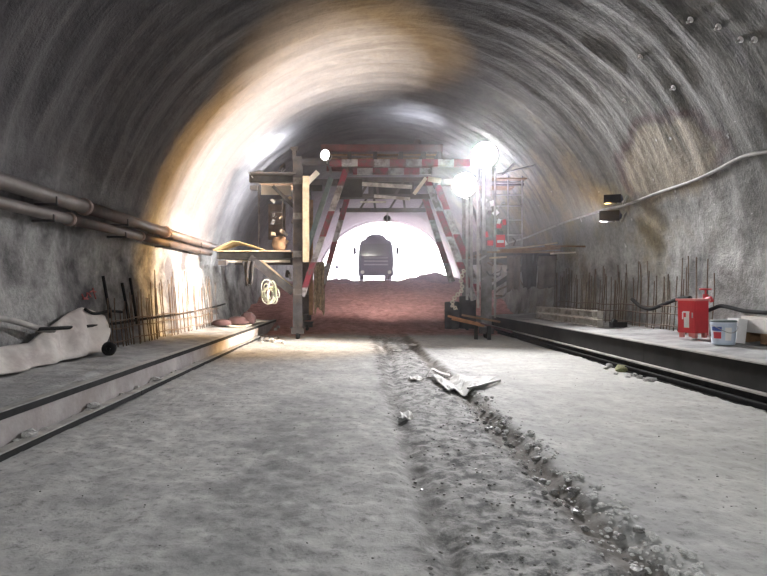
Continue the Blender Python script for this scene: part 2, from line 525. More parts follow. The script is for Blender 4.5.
# excavation face closing the tunnel far behind the viewer
th = np.linspace(-0.4, PI + 0.4, 90); rr = np.linspace(0, 1.02, 40)
TH, RR = np.meshgrid(th, rr)
X = 0.95 + TA * RR * np.cos(TH); Z = TZ + TB * RR * np.sin(TH); Y = -24 + 0.7 * fbm(X * 0.6, Z * 0.6)
tag(grid_mesh('wall_back', X, Y, Z, M['shell']), 'raw excavation face closing the tunnel', 'tunnel face')

# portal collar: a thick concrete ring round the mouth
m = MB()
n = 60; vs = []; fs = []
for k in range(n + 1):
    a = -0.35 + (PI + 0.7) * k / n
    c = float(cxf(55.0))
    for (r, y) in ((-0.12, 54.2), (-0.12, 55.4), (1.6, 55.4), (1.6, 54.2)):
        vs.append((c + (TA + r) * math.cos(a), y, TZ + (TB + r) * math.sin(a)))
for k in range(n):
    for q in range(4):
        fs.append((k * 4 + q, k * 4 + (q + 1) % 4, k * 4 + 4 + (q + 1) % 4, k * 4 + 4 + q))
m.add(vs, fs)
o = m.build('trim_1', M['concrete'], origin=(0, 0, 0), smooth=False); o['kind'] = 'structure'
tag(o, 'plain concrete ring around the bright tunnel mouth', 'portal ring')

# ------------------------------------------------------------------ floor
RIM_Y, RIM_Z = 39.0, 2.35


def ramp_z(y):
    t = np.clip((np.asarray(y, float) - 22.5) / (RIM_Y - 22.5), 0, 1)
    return RIM_Z * t ** 1.3 * (1.5 - 0.5 * t ** 2) / 1.0


def floor_z(x, y):
    x = np.asarray(x, float); y = np.asarray(y, float)
    z = 0.045 * fbm(x * 0.6, y * 0.35, 3) + 0.022 * fbm(x * 4, y * 4, 3) + 0.012 * fbm(x * 14 + 3, y * 14, 2)
    wob = 0.14 * fbm(x * 0 + 3.3, y * 0.8, 3)
    near = np.clip((21.5 - y) / 3, 0, 1)
    wv = 1.66 + wob
    z = z - near * 0.06 * np.exp(-((x - wv) / 0.10) ** 2) + near * 0.03 * np.exp(-((x - wv - 0.22) / 0.12) ** 2)
    w2 = 0.56 + 0.2 * fbm(x * 0 + 8.8, y * 0.7, 3) + 0.02 * np.clip(y - 8, 0, 20)
    z = z - near * 0.05 * np.exp(-((x - w2) / 0.11) ** 2)
    mid = np.clip((x - 0.4) / 0.2, 0, 1) * np.clip((1.9 - x) / 0.2, 0, 1)
    z = z + mid * (0.022 * fbm(x * 5 + 2, y * 5, 3) + 0.02 * fbm(x * 16 + 2, y * 16, 2) - 0.015)
    far = np.clip((y - 22) / 6, 0, 1)
    z = z + far * 0.25 * fbm(x * 0.9, y * 0.5, 3) * np.clip((44 - y) / 5, 0.3, 1)
    flat = np.clip((y + 1) / 3, 0, 1)
    return z * (0.3 + 0.7 * flat) + ramp_z(y)


yr = [2.4]
while yr[-1] < 60: yr.append(yr[-1] * 1.0075)
yr = np.concatenate([np.arange(-26, 2.4, 0.5), np.array(yr)])
xs = np.concatenate([np.arange(-6.2, -3.6, 0.3), np.arange(-3.6, 5.6, 0.032), np.arange(5.6, 9.6, 0.3)])
X, Y = np.meshgrid(xs, yr)
tag(grid_mesh('floor', X, Y, floor_z(X, Y), M['floor'], flip=False), 'grey cement mud roadway with wheel ruts rising to earth tinted by pink glare', 'floor')

# ground outside the portal
xs = np.linspace(-60, 60, 40); yo = np.linspace(55.5, 160, 40)
X, Y = np.meshgrid(xs, yo)
tag(grid_mesh('ground_outside', X, Y, 2.3 + 0.25 * fbm(X * 0.2, Y * 0.2, 3) - 0.0 * X, M['concrete']), 'pale open ground beyond the tunnel mouth', 'ground')

# ------------------------------------------------------------------ side ledges
def ledge(side, xf, ztop_f, ztop_w, y1, name, mat_top, label):
    yy = np.concatenate([np.arange(-25, 4, 0.5), np.arange(4, y1 + 0.001, 0.08)])
    rows = 26
    vs = []
    for y in yy:
        xw = wall_x(y, 0.5, side, -0.25)
        row = [(xf, y, -0.1), (xf, y, ztop_f - 0.02)]
        for k in range(rows):
            t = k / (rows - 1)
            x = xf + (xw - xf) * t
            z = ztop_f + (ztop_w - ztop_f) * t + (0.045 * float(fbm(x * 2.2, y * 1.8, 4)) * min(1, t * 6) if 0 < k else 0)
            row.append((x, y, z))
        vs.append(row)
    C = rows + 2; m = MB(); fl = [p for r in vs for p in r]; fs = []
    for i in range(len(yy) - 1):
        for j in range(C - 1):
            q = (i * C + j, i * C + j + 1, (i + 1) * C + j + 1, (i + 1) * C + j)
            fs.append(q if side > 0 else q[::-1])
    # closed far end
    last = (len(yy) - 1) * C
    base = len(fl); fl.append((wall_x(y1, 0.5, side, -0.25), y1, -0.1))
    fs.append(tuple([base] + [last + j for j in range(C)][::-1]) if side > 0 else tuple([base] + [last + j for j in range(C)]))
    m.add(fl, fs)
    o = m.build(name, mat_top, origin=(0, 0, 0)); o['kind'] = 'structure'
    tag(o, label, 'ledge')
    return o


def ledge_left_z(x): return 0.40 + 0.04 * (x + 3.55) / -1.6
def ledge_right_z(x): return 0.64 + (x - 5.5) / 1.7 * 0.11


LL = ledge(-1, -3.55, 0.40, 0.44, 25.0, 'concrete_ledge', M['concrete'], 'low grey concrete ledge with thin dark steel edge under the pipes')
LR = ledge(1, 5.60, 0.645, 0.75, 24.1, 'concrete_ledge', M['concrete'], 'dusty concrete ledge behind the deep dark steel beam')
# smoother pink face of the left ledge and its steel edge
m = MB(); m.box((-3.56, 9.5, 0.14), (0.05, 30.8, 0.5)); m.build('ledge_face', M['concrete_face'], LL)
m = MB(); m.box((-3.545, 9.5, 0.372), (0.05, 31.0, 0.075)); m.build('edge_angle', M['black'], LL)
m = MB(); m.box((-3.58, 9.5, 0.413), (0.11, 31.0, 0.012)); m.build('edge_lip', M['worn_steel'], LL)

# ground rail on the left
e = empty('ground_rail', (-3.42, 5, 0), 'flat steel rail laid along the foot of the left concrete ledge', 'rail')
for y0, y1 in ((-3.0, 3.0), (3.0, 9.0), (9.0, 15.0), (15.0, 20.0)):
    m = MB(); m.box((-3.385, (y0 + y1) / 2, 0.035), (0.05, y1 - y0 - 0.015, 0.07)); a = m.build('rail_length', M['black'], e)
    m = MB(); m.box((-3.42, (y0 + y1) / 2, 0.078), (0.13, y1 - y0 - 0.015, 0.016)); m.build('rail_top', M['worn_steel'], a)
m = MB(); m.box((-3.50, 8.5, 0.02), (0.12, 23, 0.07)); m.build('mortar_bed', M['concrete_face'], e)

# deep I beams on the right, end to end, on a low rail
for k, (y0, y1) in enumerate(((-0.8, 5.2), (5.2, 11.2), (11.2, 17.2), (17.2, 24.0))):
    e = empty('steel_beam', (5.48, (y0 + y1) / 2, 0.0), ['dark steel edge beam length beside the viewer', 'dark steel edge beam length in front of the white pail', 'dark steel edge beam length in front of the rusty starter bars', 'short dark steel edge beam length running in under the gantry'][k], 'beam', 'edge beams along the dusty ledge')
    a, b = y0 + 0.008, y1 - 0.008
    m = MB(); m.box((5.52, (a + b) / 2, 0.43), (0.03, b - a, 0.38)); m.build('web', M['web_steel'], e)
    m = MB(); m.box((5.53, (a + b) / 2, 0.635), (0.2, b - a, 0.022)); m.build('top_flange', M['worn_steel'], e)
    m = MB(); m.box((5.50, (a + b) / 2, 0.228), (0.2, b - a, 0.026)); m.build('bottom_flange', M['worn_steel'], e)
    m = MB(); m.box((5.53, (a + b) / 2, 0.105), (0.05, b - a, 0.22)); m.build('packing_plate', M['black'], e)
e = empty('ground_rail', (5.42, 9, 0), 'black ground rail in the shadow under the steel edge beam', 'rail')
for y0, y1 in ((-0.8, 5.2), (5.2, 11.2), (11.2, 17.2), (17.2, 22.5)):
    m = MB(); m.ibeam((5.42, y0 + 0.01, 0.055), (5.42, y1 - 0.01, 0.055), 0.09, 0.11); m.build('rail_length', M['black'], e)

# ------------------------------------------------------------------ pipes on the left wall
def wall_pipe(p0, p1, r, joints, label, mat_a, mat_b):
    p0, p1 = Vector(p0), Vector(p1)
    e = empty('wall_pipe', tuple((p0 + p1) / 2), label, 'pipe', 'service pipes on the left wall')
    ts = [0] + joints + [1]
    for k in range(len(ts) - 1):
        a, b = p0.lerp(p1, ts[k]), p0.lerp(p1, ts[k + 1])
        m = MB(); m.tube([a, b], r, 18); m.build('pipe_length', mat_a if k == 0 else mat_b, e, smooth=True)
    d = (p1 - p0).normalized()
    for t in joints:
        c = p0.lerp(p1, t)
        m = MB(); m.lathe(c - d * 0.05, [(r * 1.02, 0), (r * 1.3, 0.012), (r * 1.3, 0.04), (r * 1.12, 0.045), (r * 1.12, 0.055), (r * 1.3, 0.06), (r * 1.3, 0.09), (r * 1.02, 0.1)], d, 20)
        m.build('coupling', M['flange'], e)
    L = (p1 - p0).length; q = 1.2
    while q < L:
        c = p0 + d * q
        if c.y > 3:
            xw = wall_x(c.y, c.z, -1, -0.1)
            m = MB(); m.bar((xw, c.y, c.z - r - 0.02), (c.x + r + 0.03, c.y, c.z - r - 0.02), 0.05, 0.035)
            m.bar((c.x + r + 0.02, c.y, c.z - r - 0.03), (c.x + r + 0.02, c.y, c.z - r * 0.1), 0.04, 0.02, (1, 0, 0))
            m.build('bracket', M['frame_steel'], e)
        q += 3.0


def jt(p0, p1, px):
    """fraction along p0-p1 where it passes image column px"""
    best = min(range(2001), key=lambda i: abs(VX + F * (p0[0] + (p1[0] - p0[0]) * i / 2000) / (p0[1] + (p1[1] - p0[1]) * i / 2000) - px))
    return best / 2000


a0, a1 = (-5.18, 2.5, 3.21), (-5.18, 21.4, 3.21)
b0, b1 = (-5.20, 2.5, 2.87), (-5.20, 20.4, 2.96)
wall_pipe(a0, a1, 0.125, [jt(a0, a1, 84), jt(a0, a1, 165)], 'thick upper rusty pipe running along the left tunnel wall', M['pipe_grey'], M['pipe'])
wall_pipe(b0, b1, 0.095, [jt(b0, b1, 69), jt(b0, b1, 140)], 'thinner lower grey pipe running along the left tunnel wall', M['pipe_grey'], M['pipe'])

# ------------------------------------------------------------------ cables, hoses
def smooth_pts(pts, n=8):
    pts = [Vector(p) for p in pts]; out = []
    for i in range(len(pts) - 1):
        p0 = pts[max(i - 1, 0)]; p1 = pts[i]; p2 = pts[i + 1]; p3 = pts[min(i + 2, len(pts) - 1)]
        for k in range(n):
            t = k / n
            out.append(0.5 * ((2 * p1) + (p2 - p0) * t + (2 * p0 - 5 * p1 + 4 * p2 - p3) * t * t + (3 * p1 - p0 - 3 * p2 + p3) * t ** 3))
    out.append(pts[-1])
    return out


def line_on_wall(name, px, r, mat, label, cat, off=None, n=8):
    pts = [on_wall(x, y, off or r + 0.02) for x, y in px]
    m = MB(); m.tube(smooth_pts(pts, n), r, 8)
    return tag(m.build(name, mat, smooth=True), label, cat)


line_on_wall('power_cable', [(860, 150), (800, 149), (767, 152), (742, 157), (715, 171), (690, 182), (660, 192), (625, 205), (600, 211), (560, 224), (525, 238), (508, 243)], 0.035, M['cable'], 'sagging pale grey cable strung along the right tunnel wall', 'cable', 0.08)
line_on_wall('air_hose', [(632, 299), (640, 306), (650, 309), (662, 305), (678, 299), (690, 298)], 0.045, M['black'], 'black hose looped across the rusty starter bars left of the red box', 'hose', 0.36)
line_on_wall('air_hose', [(704, 312), (712, 309), (720, 306), (728, 307), (745, 311), (770, 313)], 0.04, M['black'], 'black hose lying behind the white pail at the wall foot', 'hose', 0.3)
line_on_wall('air_hose', [(-40, 314), (0, 318), (18, 322), (38, 328), (54, 330)], 0.05, M['cable'], 'grey hose slung over the top of the white membrane', 'hose', 0.2)
line_on_wall('air_hose', [(85, 309), (92, 313), (100, 313), (110, 311), (122, 312)], 0.03, M['black'], 'short black hose from the membrane peak to the hanging cables', 'hose', 0.2)
line_on_wall('air_hose', [(38, 329), (60, 328), (90, 326), (118, 323), (150, 318), (178, 314), (205, 309), (225, 304)], 0.03, M['black'], 'long thin dark hose running behind the left starter bars', 'hose', 0.22)
for k, (x, y0, y1) in enumerate(((106, 276, 318), (125, 283, 322), (133, 278, 324))):
    line_on_wall('drain_hose', [(x - 3, y0), (x, (y0 + y1) / 2 - 4), (x + 3, y1 - 8), (x + 4, y1)], 0.035, M['black'], ['first', 'second', 'third'][k] + ' dark drain hose hanging on the left wall past the red mark', 'hose', 0.06)

# red spray mark on the left wall
e = empty('spray_mark', tuple(on_wall(89, 298, 0.04)), 'small red hand painted mark on the left wall above the membrane', 'paint mark')
for st in ([(82, 294), (84, 298), (87, 297), (87, 293), (89, 294), (91, 297)], [(90, 292), (93, 291), (96, 292)], [(93, 288), (94, 293), (96, 299)], [(83, 299), (88, 299)]):
    pts = smooth_pts([on_wall(x, y, 0.03) for x, y in st], 4)
    m = MB(); m.tube(pts, 0.014, 5); m.build('stroke', M['red_mark'], e)

# plates added for white drip specks on the upper right wall
for k, (x, y) in enumerate(((718, 27), (740, 40), (754, 40), (640, 57), (673, 88), (624, 101), (690, 20))):
    p = on_wall(x, y, 0.03)
    n = Vector((-(p.x - float(cxf(p.y))), 0, -(p.z - TZ))).normalized()
    e = empty('speck_plate', tuple(p), 'small pale plate added for a white speck on the dark upper right vault', 'speck plate', 'white specks on the upper right vault')
    m = MB(); m.lathe(p - n * 0.02, [(0.055, 0), (0.055, 0.02), (0.03, 0.03)], n, 8); m.build('plate', M['white'], e)
    m = MB(); m.lathe(p, [(0.022, 0), (0.022, 0.07), (0.015, 0.075)], n, 6); m.build('speck_tip', M['worn_steel'], e)

# ------------------------------------------------------------------ starter bars (rebar)
def rebar_row(side, y0, y1, step, ztop, label, group):
    rnd = random.Random(3 + side)
    zb = 0.3 if side < 0 else 0.55
    e = empty('rebar_row', (wall_x((y0 + y1) / 2, 0.6, side, 0.2), (y0 + y1) / 2, zb), label, 'rebar')
    y = y0
    while y < y1:
        zt = ztop(y) + rnd.uniform(-0.3, 0.25)
        off = rnd.uniform(0.12, 0.24)
        pts = [(wall_x(y, zb, side, off), y, zb)]
        nseg = 4; lean = rnd.uniform(-0.06, 0.06)
        for k in range(1, nseg + 1):
            z = zb + (zt - zb) * k / nseg
            pts.append((pts[0][0] + (wall_x(y, z, side, off) - pts[0][0]) * 0.35, y + lean * (z - zb) + rnd.uniform(-0.01, 0.01), z))
        m = MB(); m.tube(pts, 0.012, 5); m.build('rebar', M['rust'], e)
        y += step * rnd.uniform(0.7, 1.3)
    for z in (zb + 0.28, zb + 0.55, zb + 0.72):
        pts = []; q = y0
        while q < y1 + 0.1:
            pts.append((wall_x(q, zb, side, 0.22), q, z + 0.02 * math.sin(q * 3))); q += 0.6
        m = MB(); m.tube(pts, 0.014, 5); m.build('tie_bar', M['rust'], e)
    return e


rebar_row(-1, 11.75, 20.8, 0.17, lambda y: 1.25 + 0.75 * min(1, max(0, (y - 12.5) / 2.5)), 'row of thin rusty starter bars standing along the left wall', None)
rebar_row(1, 11.6, 21.0, 0.15, lambda y: 2.15, 'row of thin rusty starter bars standing along the right wall', None)

# ------------------------------------------------------------------ white membrane on the left ledge
top_px = [(-70, 345), (-30, 347), (0, 347), (28, 343), (45, 330), (64, 316), (80, 307), (88, 309), (105, 316)]
cols_ = 46; rows_ = 14; G = []
for i in range(cols_):
    c = -70 + 175 * i / (cols_ - 1)
    for k in range(len(top_px) - 1):
        if top_px[k][0] <= c <= top_px[k + 1][0]:
            f = (c - top_px[k][0]) / (top_px[k + 1][0] - top_px[k][0])
            ty = top_px[k][1] * (1 - f) + top_px[k + 1][1] * f
            break
    Yb = 4.85 * F / (VX - c)
    b = Vector((-4.85 + 0.06 * math.sin(Yb * 7), Yb, 0.47))
    t = on_wall(c, ty, 0.14)
    row = []
    for j in range(rows_):
        u = j / (rows_ - 1)
        p = b.lerp(t, u)
        p.x = max(p.x, wall_x(p.y, p.z, -1, 0.10))
        w = 0.07 * math.sin(u * PI) * math.sin(Yb * 5 + u * 3.5) + 0.05 * float(fbm(Yb * 3, u * 4)) * (1 - u * 0.5)
        w += 0.035 * abs(math.sin(Yb * 8 + 2.2 * u)) * math.sin(u * PI)
        row.append(p + Vector((w, 0, 0)))
    G.append(row)
m = MB(); m.slab(G, 0.015); tag(m.build('membrane_sheet', M['sheet'], smooth=True), 'creased off white membrane draped from the left wall onto the ledge', 'sheet')
# black roll
e = empty('hose_roll', (-4.72, 11.0, 0.41), 'small black rubber hose roll lying on the left ledge beside the membrane', 'hose roll')
c = on_floor(108, 343, 0.42); c = Vector((-4.62, 10.75, 0.545))
for k, (r, t) in enumerate(((0.085, 0.05), (0.06, 0.045))):
    m = MB()
    m.tube([c + Vector((math.cos(a * PI / 12) * r, 0.1 * (k), math.sin(a * PI / 12) * r)) for a in range(24)], t, 8, True)
    m.build('coil', M['black'], e, smooth=True)
# ------------------------------------------------------------------ the work gantry
GY, GB = 20.0, 23.6
def g(px, py, Y=GY): return at(px, py, Y)


XL, XR = -2.07, 4.42
gan = empty('work_gantry', (1.2, GY, 0), 'tall steel work gantry with red and white banded braces spanning the roadway', 'gantry')
# posts with foot, wheel box
for Y in (GY, GB):
    for X, mt in ((XL, M['frame_steel']), (XR, M['post_steel'])):
        p = MB(); zt = 6.25 if X < 0 else 6.0
        p.ibeam((X, Y, 0.35 + (0.0 if Y == GY else 0.1)), (X, Y, zt), 0.32, 0.30, (0, 1, 0), 0.03, 0.03)
        po = p.build('post', mt, gan)
        f = MB(); zf = float(floor_z(X, Y)); f.box((X, Y, 0.27), (0.42, 0.46, 0.2)); f.box((X, Y, 0.375), (0.5, 0.5, 0.03)); f.build('foot_block', M['frame_steel'], po)
        for dy in (-0.14, 0.14):
            w = MB(); w.lathe((X - 0.05, Y + dy, 0.12 + zf), [(0.11, 0), (0.13, 0.01), (0.13, 0.09), (0.11, 0.1)], (1, 0, 0), 16); w.build('wheel', M['black'], po)
        for z in (1.6, 2.9, 4.2, 5.4):
            b = MB(); b.box((X, Y - 0.165, z), (0.3, 0.02, 0.22)); b.build('joint_plate', M['post_steel'], po)
# post cap on the left
m = MB(); m.box((XL - 0.12, GY, 6.33), (0.14, 0.16, 0.36)); m.box((XL - 0.12, GY, 6.53), (0.26, 0.22, 0.09)); m.build('post_cap', M['frame_steel'], gan)
# long side beams
for X in (XL, XR):
    for z in (0.62, 3.0, 5.85):
        m = MB(); m.ibeam((X, GY + 0.2, z), (X, GB - 0.2, z), 0.16, 0.2); m.build('side_beam', M['frame_steel'], gan)
    m = MB(); m.bar((X, GY + 0.2, 3.1), (X, GB - 0.2, 5.7), 0.08, 0.08); m.build('side_brace', M['frame_steel'], gan)
# top beams
m = MB(); m.ibeam((XL - 0.1, GY, 6.09), (-0.95, GY, 6.09), 0.2, 0.22); m.build('top_beam', M['frame_steel'], gan)
m = MB(); m.box((1.45, GY - 0.05, 6.03), (4.86, 0.18, 0.235)); m.build('banded_beam', M['stripe_x'], gan)
m = MB(); m.box((1.20, GY + 0.5, 5.86), (2.75, 0.16, 0.22)); m.build('banded_beam', M['stripe_x2'], gan)
m = MB(); m.box((1.15, GB, 6.05), (6.4, 0.2, 0.26)); m.build('top_beam', M['frame_steel'], gan)
m = MB(); m.ibeam((-1.28, GY + 0.3, 6.62), (2.95, GY + 0.3, 6.62), 0.22, 0.24, tf=0.03); m.box((0.8, GY + 0.2, 6.62), (4.2, 0.04, 0.2)); m.build('deck_beam', M['red_beam'], gan)
m = MB(); m.ibeam((-1.28, GB, 6.62), (2.95, GB, 6.62), 0.22, 0.24, tf=0.03); m.build('deck_beam', M['red_beam'], gan)
for x in (-1.1, -0.3, 0.6, 1.5, 2.3, 2.85):
    m = MB(); m.box((x, GY + 0.3, 6.32), (0.14, 0.14, 0.36)); m.build('deck_stub', M['frame_steel'], gan)
    m = MB(); m.bar((x, GY + 0.3, 6.47), (x, GB, 6.47), 0.1, 0.1); m.build('deck_joist', M['frame_steel'], gan)
for k in range(5):
    y = GY + 0.7 + 0.6 * k
    m = MB(); m.box((0.85, y, 6.77), (4.3, 0.26, 0.04)); m.build('deck_plank', M['wood_dark'], gan)
# header truss above the opening (dark plates with pale flats)
for Y, dx in ((GY + 0.25, 0.0), (GB, 0.0)):
    m = MB(); m.bar((-0.62, Y, 5.52), (2.5, Y, 5.52), 0.14, 0.14); m.build('header_chord', M['frame_steel'], gan)
    m = MB(); m.bar((-0.75, Y, 4.93), (2.75, Y, 4.93), 0.14, 0.16); m.build('header_chord', M['frame_steel'], gan)
    for k in range(6):
        x = -0.5 + 0.6 * k
        m = MB(); m.bar((x, Y, 5.0), (x + 0.3 * (1 if k % 2 else -0.2), Y, 5.48), 0.08, 0.08, (0, 1, 0)); m.build('header_web', M['frame_steel'], gan)
m = MB(); m.box((-0.28, GY + 0.1, 5.2), (0.85, 0.03, 0.62)); m.build('header_plate', M['dark_steel'], gan)
m = MB(); m.box((0.45, GY + 0.12, 5.22), (0.18, 0.06, 0.6)); m.build('header_post', M['frame_steel'], gan)
m = MB(); m.bar(g(362, 184), g(412, 187), 0.05, 0.13); m.build('header_flat', M['form'], gan)
m = MB(); m.bar(g(374, 196), g(410, 199), 0.05, 0.10); m.build('header_flat', M['form'], gan)
m = MB(); m.bar(g(360, 202), g(386, 202), 0.05, 0.06); m.build('header_flat', M['form'], gan)
m = MB(); m.box((1.2, GY + 0.35, 5.22), (1.5, 0.03, 0.5)); m.build('header_plate', M['dark_steel'], gan)


def banded(p0, p1, w, h, mat, nm='banded_brace'):
    m = MB(); m.bar(p0, p1, w, h, (0, 1, 0)); return m.build(nm, mat, gan)


banded(g(346, 170), g(302, 296), 0.20, 0.20, M['stripe_z'])
banded(at(349, 192, GB), at(322, 288, GB), 0.22, 0.2, M['stripe_z2'])
banded(g(331, 178, GY + 0.1), g(303, 262, GY + 0.1), 0.17, 0.16, M['green_steel'], 'inner_brace')
banded(g(426, 178), g(474, 300), 0.20, 0.20, M['stripe_z'])
banded(at(424, 196, GB), at(452, 282, GB), 0.22, 0.2, M['stripe_z2'])
banded(g(436, 182, GY + 0.6), g(478, 290, GY + 0.6), 0.2, 0.2, M['stripe_z2'])
banded(g(428, 179, GY - 0.12), g(441, 181, GY - 0.12), 0.16, 0.1, M['cream'], 'cleat_plate')
banded(g(426, 178, GY - 0.1), g(414, 194, GY - 0.1), 0.12, 0.1, M['cream'], 'cleat_brace')
m = MB(); m.box(g(315, 188, GY - 0.02), (0.5, 0.05, 0.2)); m.build('cleat_plate', M['dark_steel'], gan)
m = MB(); m.bar(g(307, 183, GY - 0.1), g(318, 172, GY - 0.1), 0.18, 0.06, (0, 1, 0)); m.build('cleat_plate', M['cream'], gan)
# pale timber standing against the left post
m = MB(); m.bar(g(306, 176, GY - 0.26), g(306, 262, GY - 0.26), 0.22, 0.1, (0, 1, 0)); m.build('timber_prop', M['wood'], gan)
m = MB(); m.bar(g(311, 200, GY + 0.5), g(311, 315, GY + 0.5), 0.14, 0.1, (0, 1, 0)); m.build('timber_prop', M['wood_dark'], gan)

# upper left outrigger
U = gan
m = MB(); m.ibeam(g(250, 179), g(296, 179), 0.24, 0.26); m.box(g(250, 179), (0.02, 0.22, 0.24)); m.build('outrigger', M['dark_steel'], gan)
m = MB(); m.ibeam(at(262, 186, GB), at(300, 186, GB), 0.24, 0.26); m.build('outrigger', M['dark_steel'], gan)
m = MB(); m.bar(g(273, 186), g(294, 207), 0.12, 0.12, (0, 1, 0)); m.build('outrigger_brace', M['dark_steel'], gan)
for k in range(5):
    m = MB(); y = GY - 0.05 + 0.72 * k; m.box((-2.9, y, 5.66), (1.55, 0.5, 0.04)); m.build('platform_plank', M['wood_dark'] if k else M['frame_steel'], gan)
m = MB(); m.box(g(276, 190, GY + 0.4), (1.05, 0.03, 0.34)); m.build('back_board', M['cream'], gan)
m = MB(); m.box(g(254, 188, GY), (0.24, 0.2, 0.14)); m.build('end_stub', M['frame_steel'], gan)
m = MB(); m.tube([g(249, 172), g(253, 178)], 0.025, 6); m.build('hook_pin', M['worn_steel'], gan)
m = MB(); m.tube(smooth_pts([g(252, 174), g(260, 171.5), g(268, 174), g(274, 173), g(276, 175)], 4), 0.03, 6); m.build('cable_loop', M['cable'], gan)

# scaffold frame with rungs below the upper left outrigger
for x in (259, 283):
    m = MB(); m.tube([g(x, 186, GY + 0.8), g(x, 252, GY + 0.8)], 0.03, 8); m.build('scaffold_tube', M['post_steel'], gan)
for y in (200, 212, 224, 236):
    m = MB(); m.tube([g(270, y, GY + 0.8), g(283, y, GY + 0.8)], 0.022, 6); m.build('scaffold_rung', M['post_steel'], gan)
m = MB(); m.box(g(277, 222, GY + 1.2), (0.62, 0.05, 1.3)); m.build('scaffold_panel', M['cloth'], gan)

# lower left outrigger platform
m = MB(); m.ibeam(g(218, 255.5), g(292, 255.5), 0.24, 0.24); m.box(g(218, 255.5), (0.02, 0.22, 0.22)); m.build('outrigger', M['dark_steel'], gan)
m = MB(); m.ibeam(at(235, 262, GB), at(300, 262, GB), 0.24, 0.24); m.build('outrigger', M['dark_steel'], gan)
m = MB(); m.bar(g(250, 258), g(293, 292), 0.26, 0.16, (0, 1, 0)); m.build('outrigger_brace', M['frame_steel'], gan)
m = MB(); m.box(g(223, 263), (0.28, 0.2, 0.16)); m.build('end_stub', M['frame_steel'], gan)
for k in range(5):
    y = GY + 0.05 + 0.75 * k
    m = MB(); m.box((-3.55, y, 3.0), (2.5, 0.6, 0.04)); m.build('platform_plank', M['wood'] if k != 1 else M['wood_dark'], gan)
m = MB(); m.box((-3.5, GY + 0.12, 2.67), (2.3, 0.05, 0.09)); m.build('ledger_board', M['cream'], gan)
m = MB(); m.bar(g(262, 261, GY + 0.2), g(292, 286, GY + 0.2), 0.05, 0.3, (0, 1, 0)); m.build('gusset_board', M['wood'], gan)

# right side: masts, ladder, platform
for x, y0, y1, r in ((467, 190, 300, 0.045), (471.5, 192, 300, 0.045), (478, 160, 308, 0.05), (484, 150, 250, 0.055), (495, 168, 318, 0.04)):
    m = MB(); m.tube([g(x, y0, GY - 0.25), g(x, y1, GY - 0.25)], r, 8); m.build('mast_tube', M['worn_steel'], gan)
lad = MB()
for x in (508, 522):
    m = MB(); m.tube([g(x, 176, GY + 0.1), g(x, 252, GY + 0.1)], 0.028, 8); m.build('ladder_rail', M['worn_steel'], gan)
for y in (183, 195, 206, 220, 235, 247):
    m = MB(); m.tube([g(496, y, GY + 0.1), g(523, y, GY + 0.1)], 0.024, 6); m.build('ladder_rung', M['worn_steel'], gan)
m = MB(); m.tube([g(502, 175), g(514, 164)], 0.03, 6); m.build('guard_tube', M['worn_steel'], gan)
m = MB(); m.tube([g(490, 176), g(536, 165)], 0.02, 6); m.build('guard_tube', M['worn_steel'], gan)
m = MB(); m.tube([g(490, 180, GY + .3), g(524, 182, GY + .3)], 0.03, 6); m.build('guard_tube', M['worn_steel'], gan)
m = MB(); m.tube([g(496, 213), g(502, 203), g(505, 203)], 0.03, 6); m.build('guard_tube', M['worn_steel'], gan)
for k in range(3):
    m = MB(); y = GY + 0.2 + 0.8 * k; m.box((5.15, y, 5.5), (1.3, 0.6, 0.04)); m.build('platform_plank', M['wood_dark'], gan)
m = MB(); m.ibeam((4.5, GY + 0.3, 5.4), (5.8, GY + 0.3, 5.4), 0.14, 0.16); m.build('outrigger', M['frame_steel'], gan)
# lower right platform
m = MB(); m.ibeam((4.5, GY, 2.82), (6.85, GY, 2.82), 0.2, 0.22); m.build('outrigger', M['frame_steel'], gan)
m = MB(); m.ibeam((4.5, GB, 2.82), (6.85, GB, 2.82), 0.2, 0.22); m.build('outrigger', M['frame_steel'], gan)
m = MB(); m.bar((4.55, GY, 1.7), (6.1, GY, 2.7), 0.14, 0.14, (0, 1, 0)); m.build('outrigger_brace', M['frame_steel'], gan)
for k in range(5):
    y = GY + 0.0 + 0.75 * k
    m = MB(); m.box((5.65, y, 2.96), (2.5, 0.6, 0.04)); m.build('platform_plank', M['wood_dark'], gan)
m = MB(); m.box((6.4, GY - 0.1, 2.62), (0.75, 0.06, 0.26)); m.build('edge_board', M['cloth'], gan)
# tangle of rungs, hooks and small bars around the right post
rnd = random.Random(21)
for k in range(34):
    a = g(rnd.uniform(474, 524), rnd.uniform(245, 306), GY - rnd.uniform(-0.5, 0.3))
    b = a + Vector((rnd.uniform(-0.5, 0.5), rnd.uniform(-0.25, 0.25), rnd.uniform(-0.5, 0.5)))
    m = MB(); m.tube([a, (a + b) / 2 + Vector((rnd.uniform(-.1, .1), 0, rnd.uniform(-.1, .1))), b], rnd.uniform(0.016, 0.035), 6)
    m.build('tie_rod', rnd.choice([M['post_steel'], M['worn_steel'], M['rust'], M['frame_steel']]), gan)
for k in range(12):
    a = g(rnd.uniform(480, 506), rnd.uniform(195, 246), GY - 0.2)
    m = MB(); m.box(a, (rnd.uniform(0.08, 0.2), 0.1, rnd.uniform(0.08, 0.2)), Matrix.Rotation(rnd.uniform(0, 1.5), 3, 'Y')); m.build('clamp', rnd.choice([M['white'], M['worn_steel'], M['red_print'], M['frame_steel']]), gan)
for k in range(9):
    a = g(rnd.uniform(268, 292), rnd.uniform(190, 250), GY + 0.1)
    m = MB(); m.box(a, (rnd.uniform(0.06, 0.16), 0.1, rnd.uniform(0.06, 0.16)), Matrix.Rotation(rnd.uniform(0, 1.5), 3, 'Y')); m.build('clamp', rnd.choice([M['worn_steel'], M['wood'], M['frame_steel']]), gan)

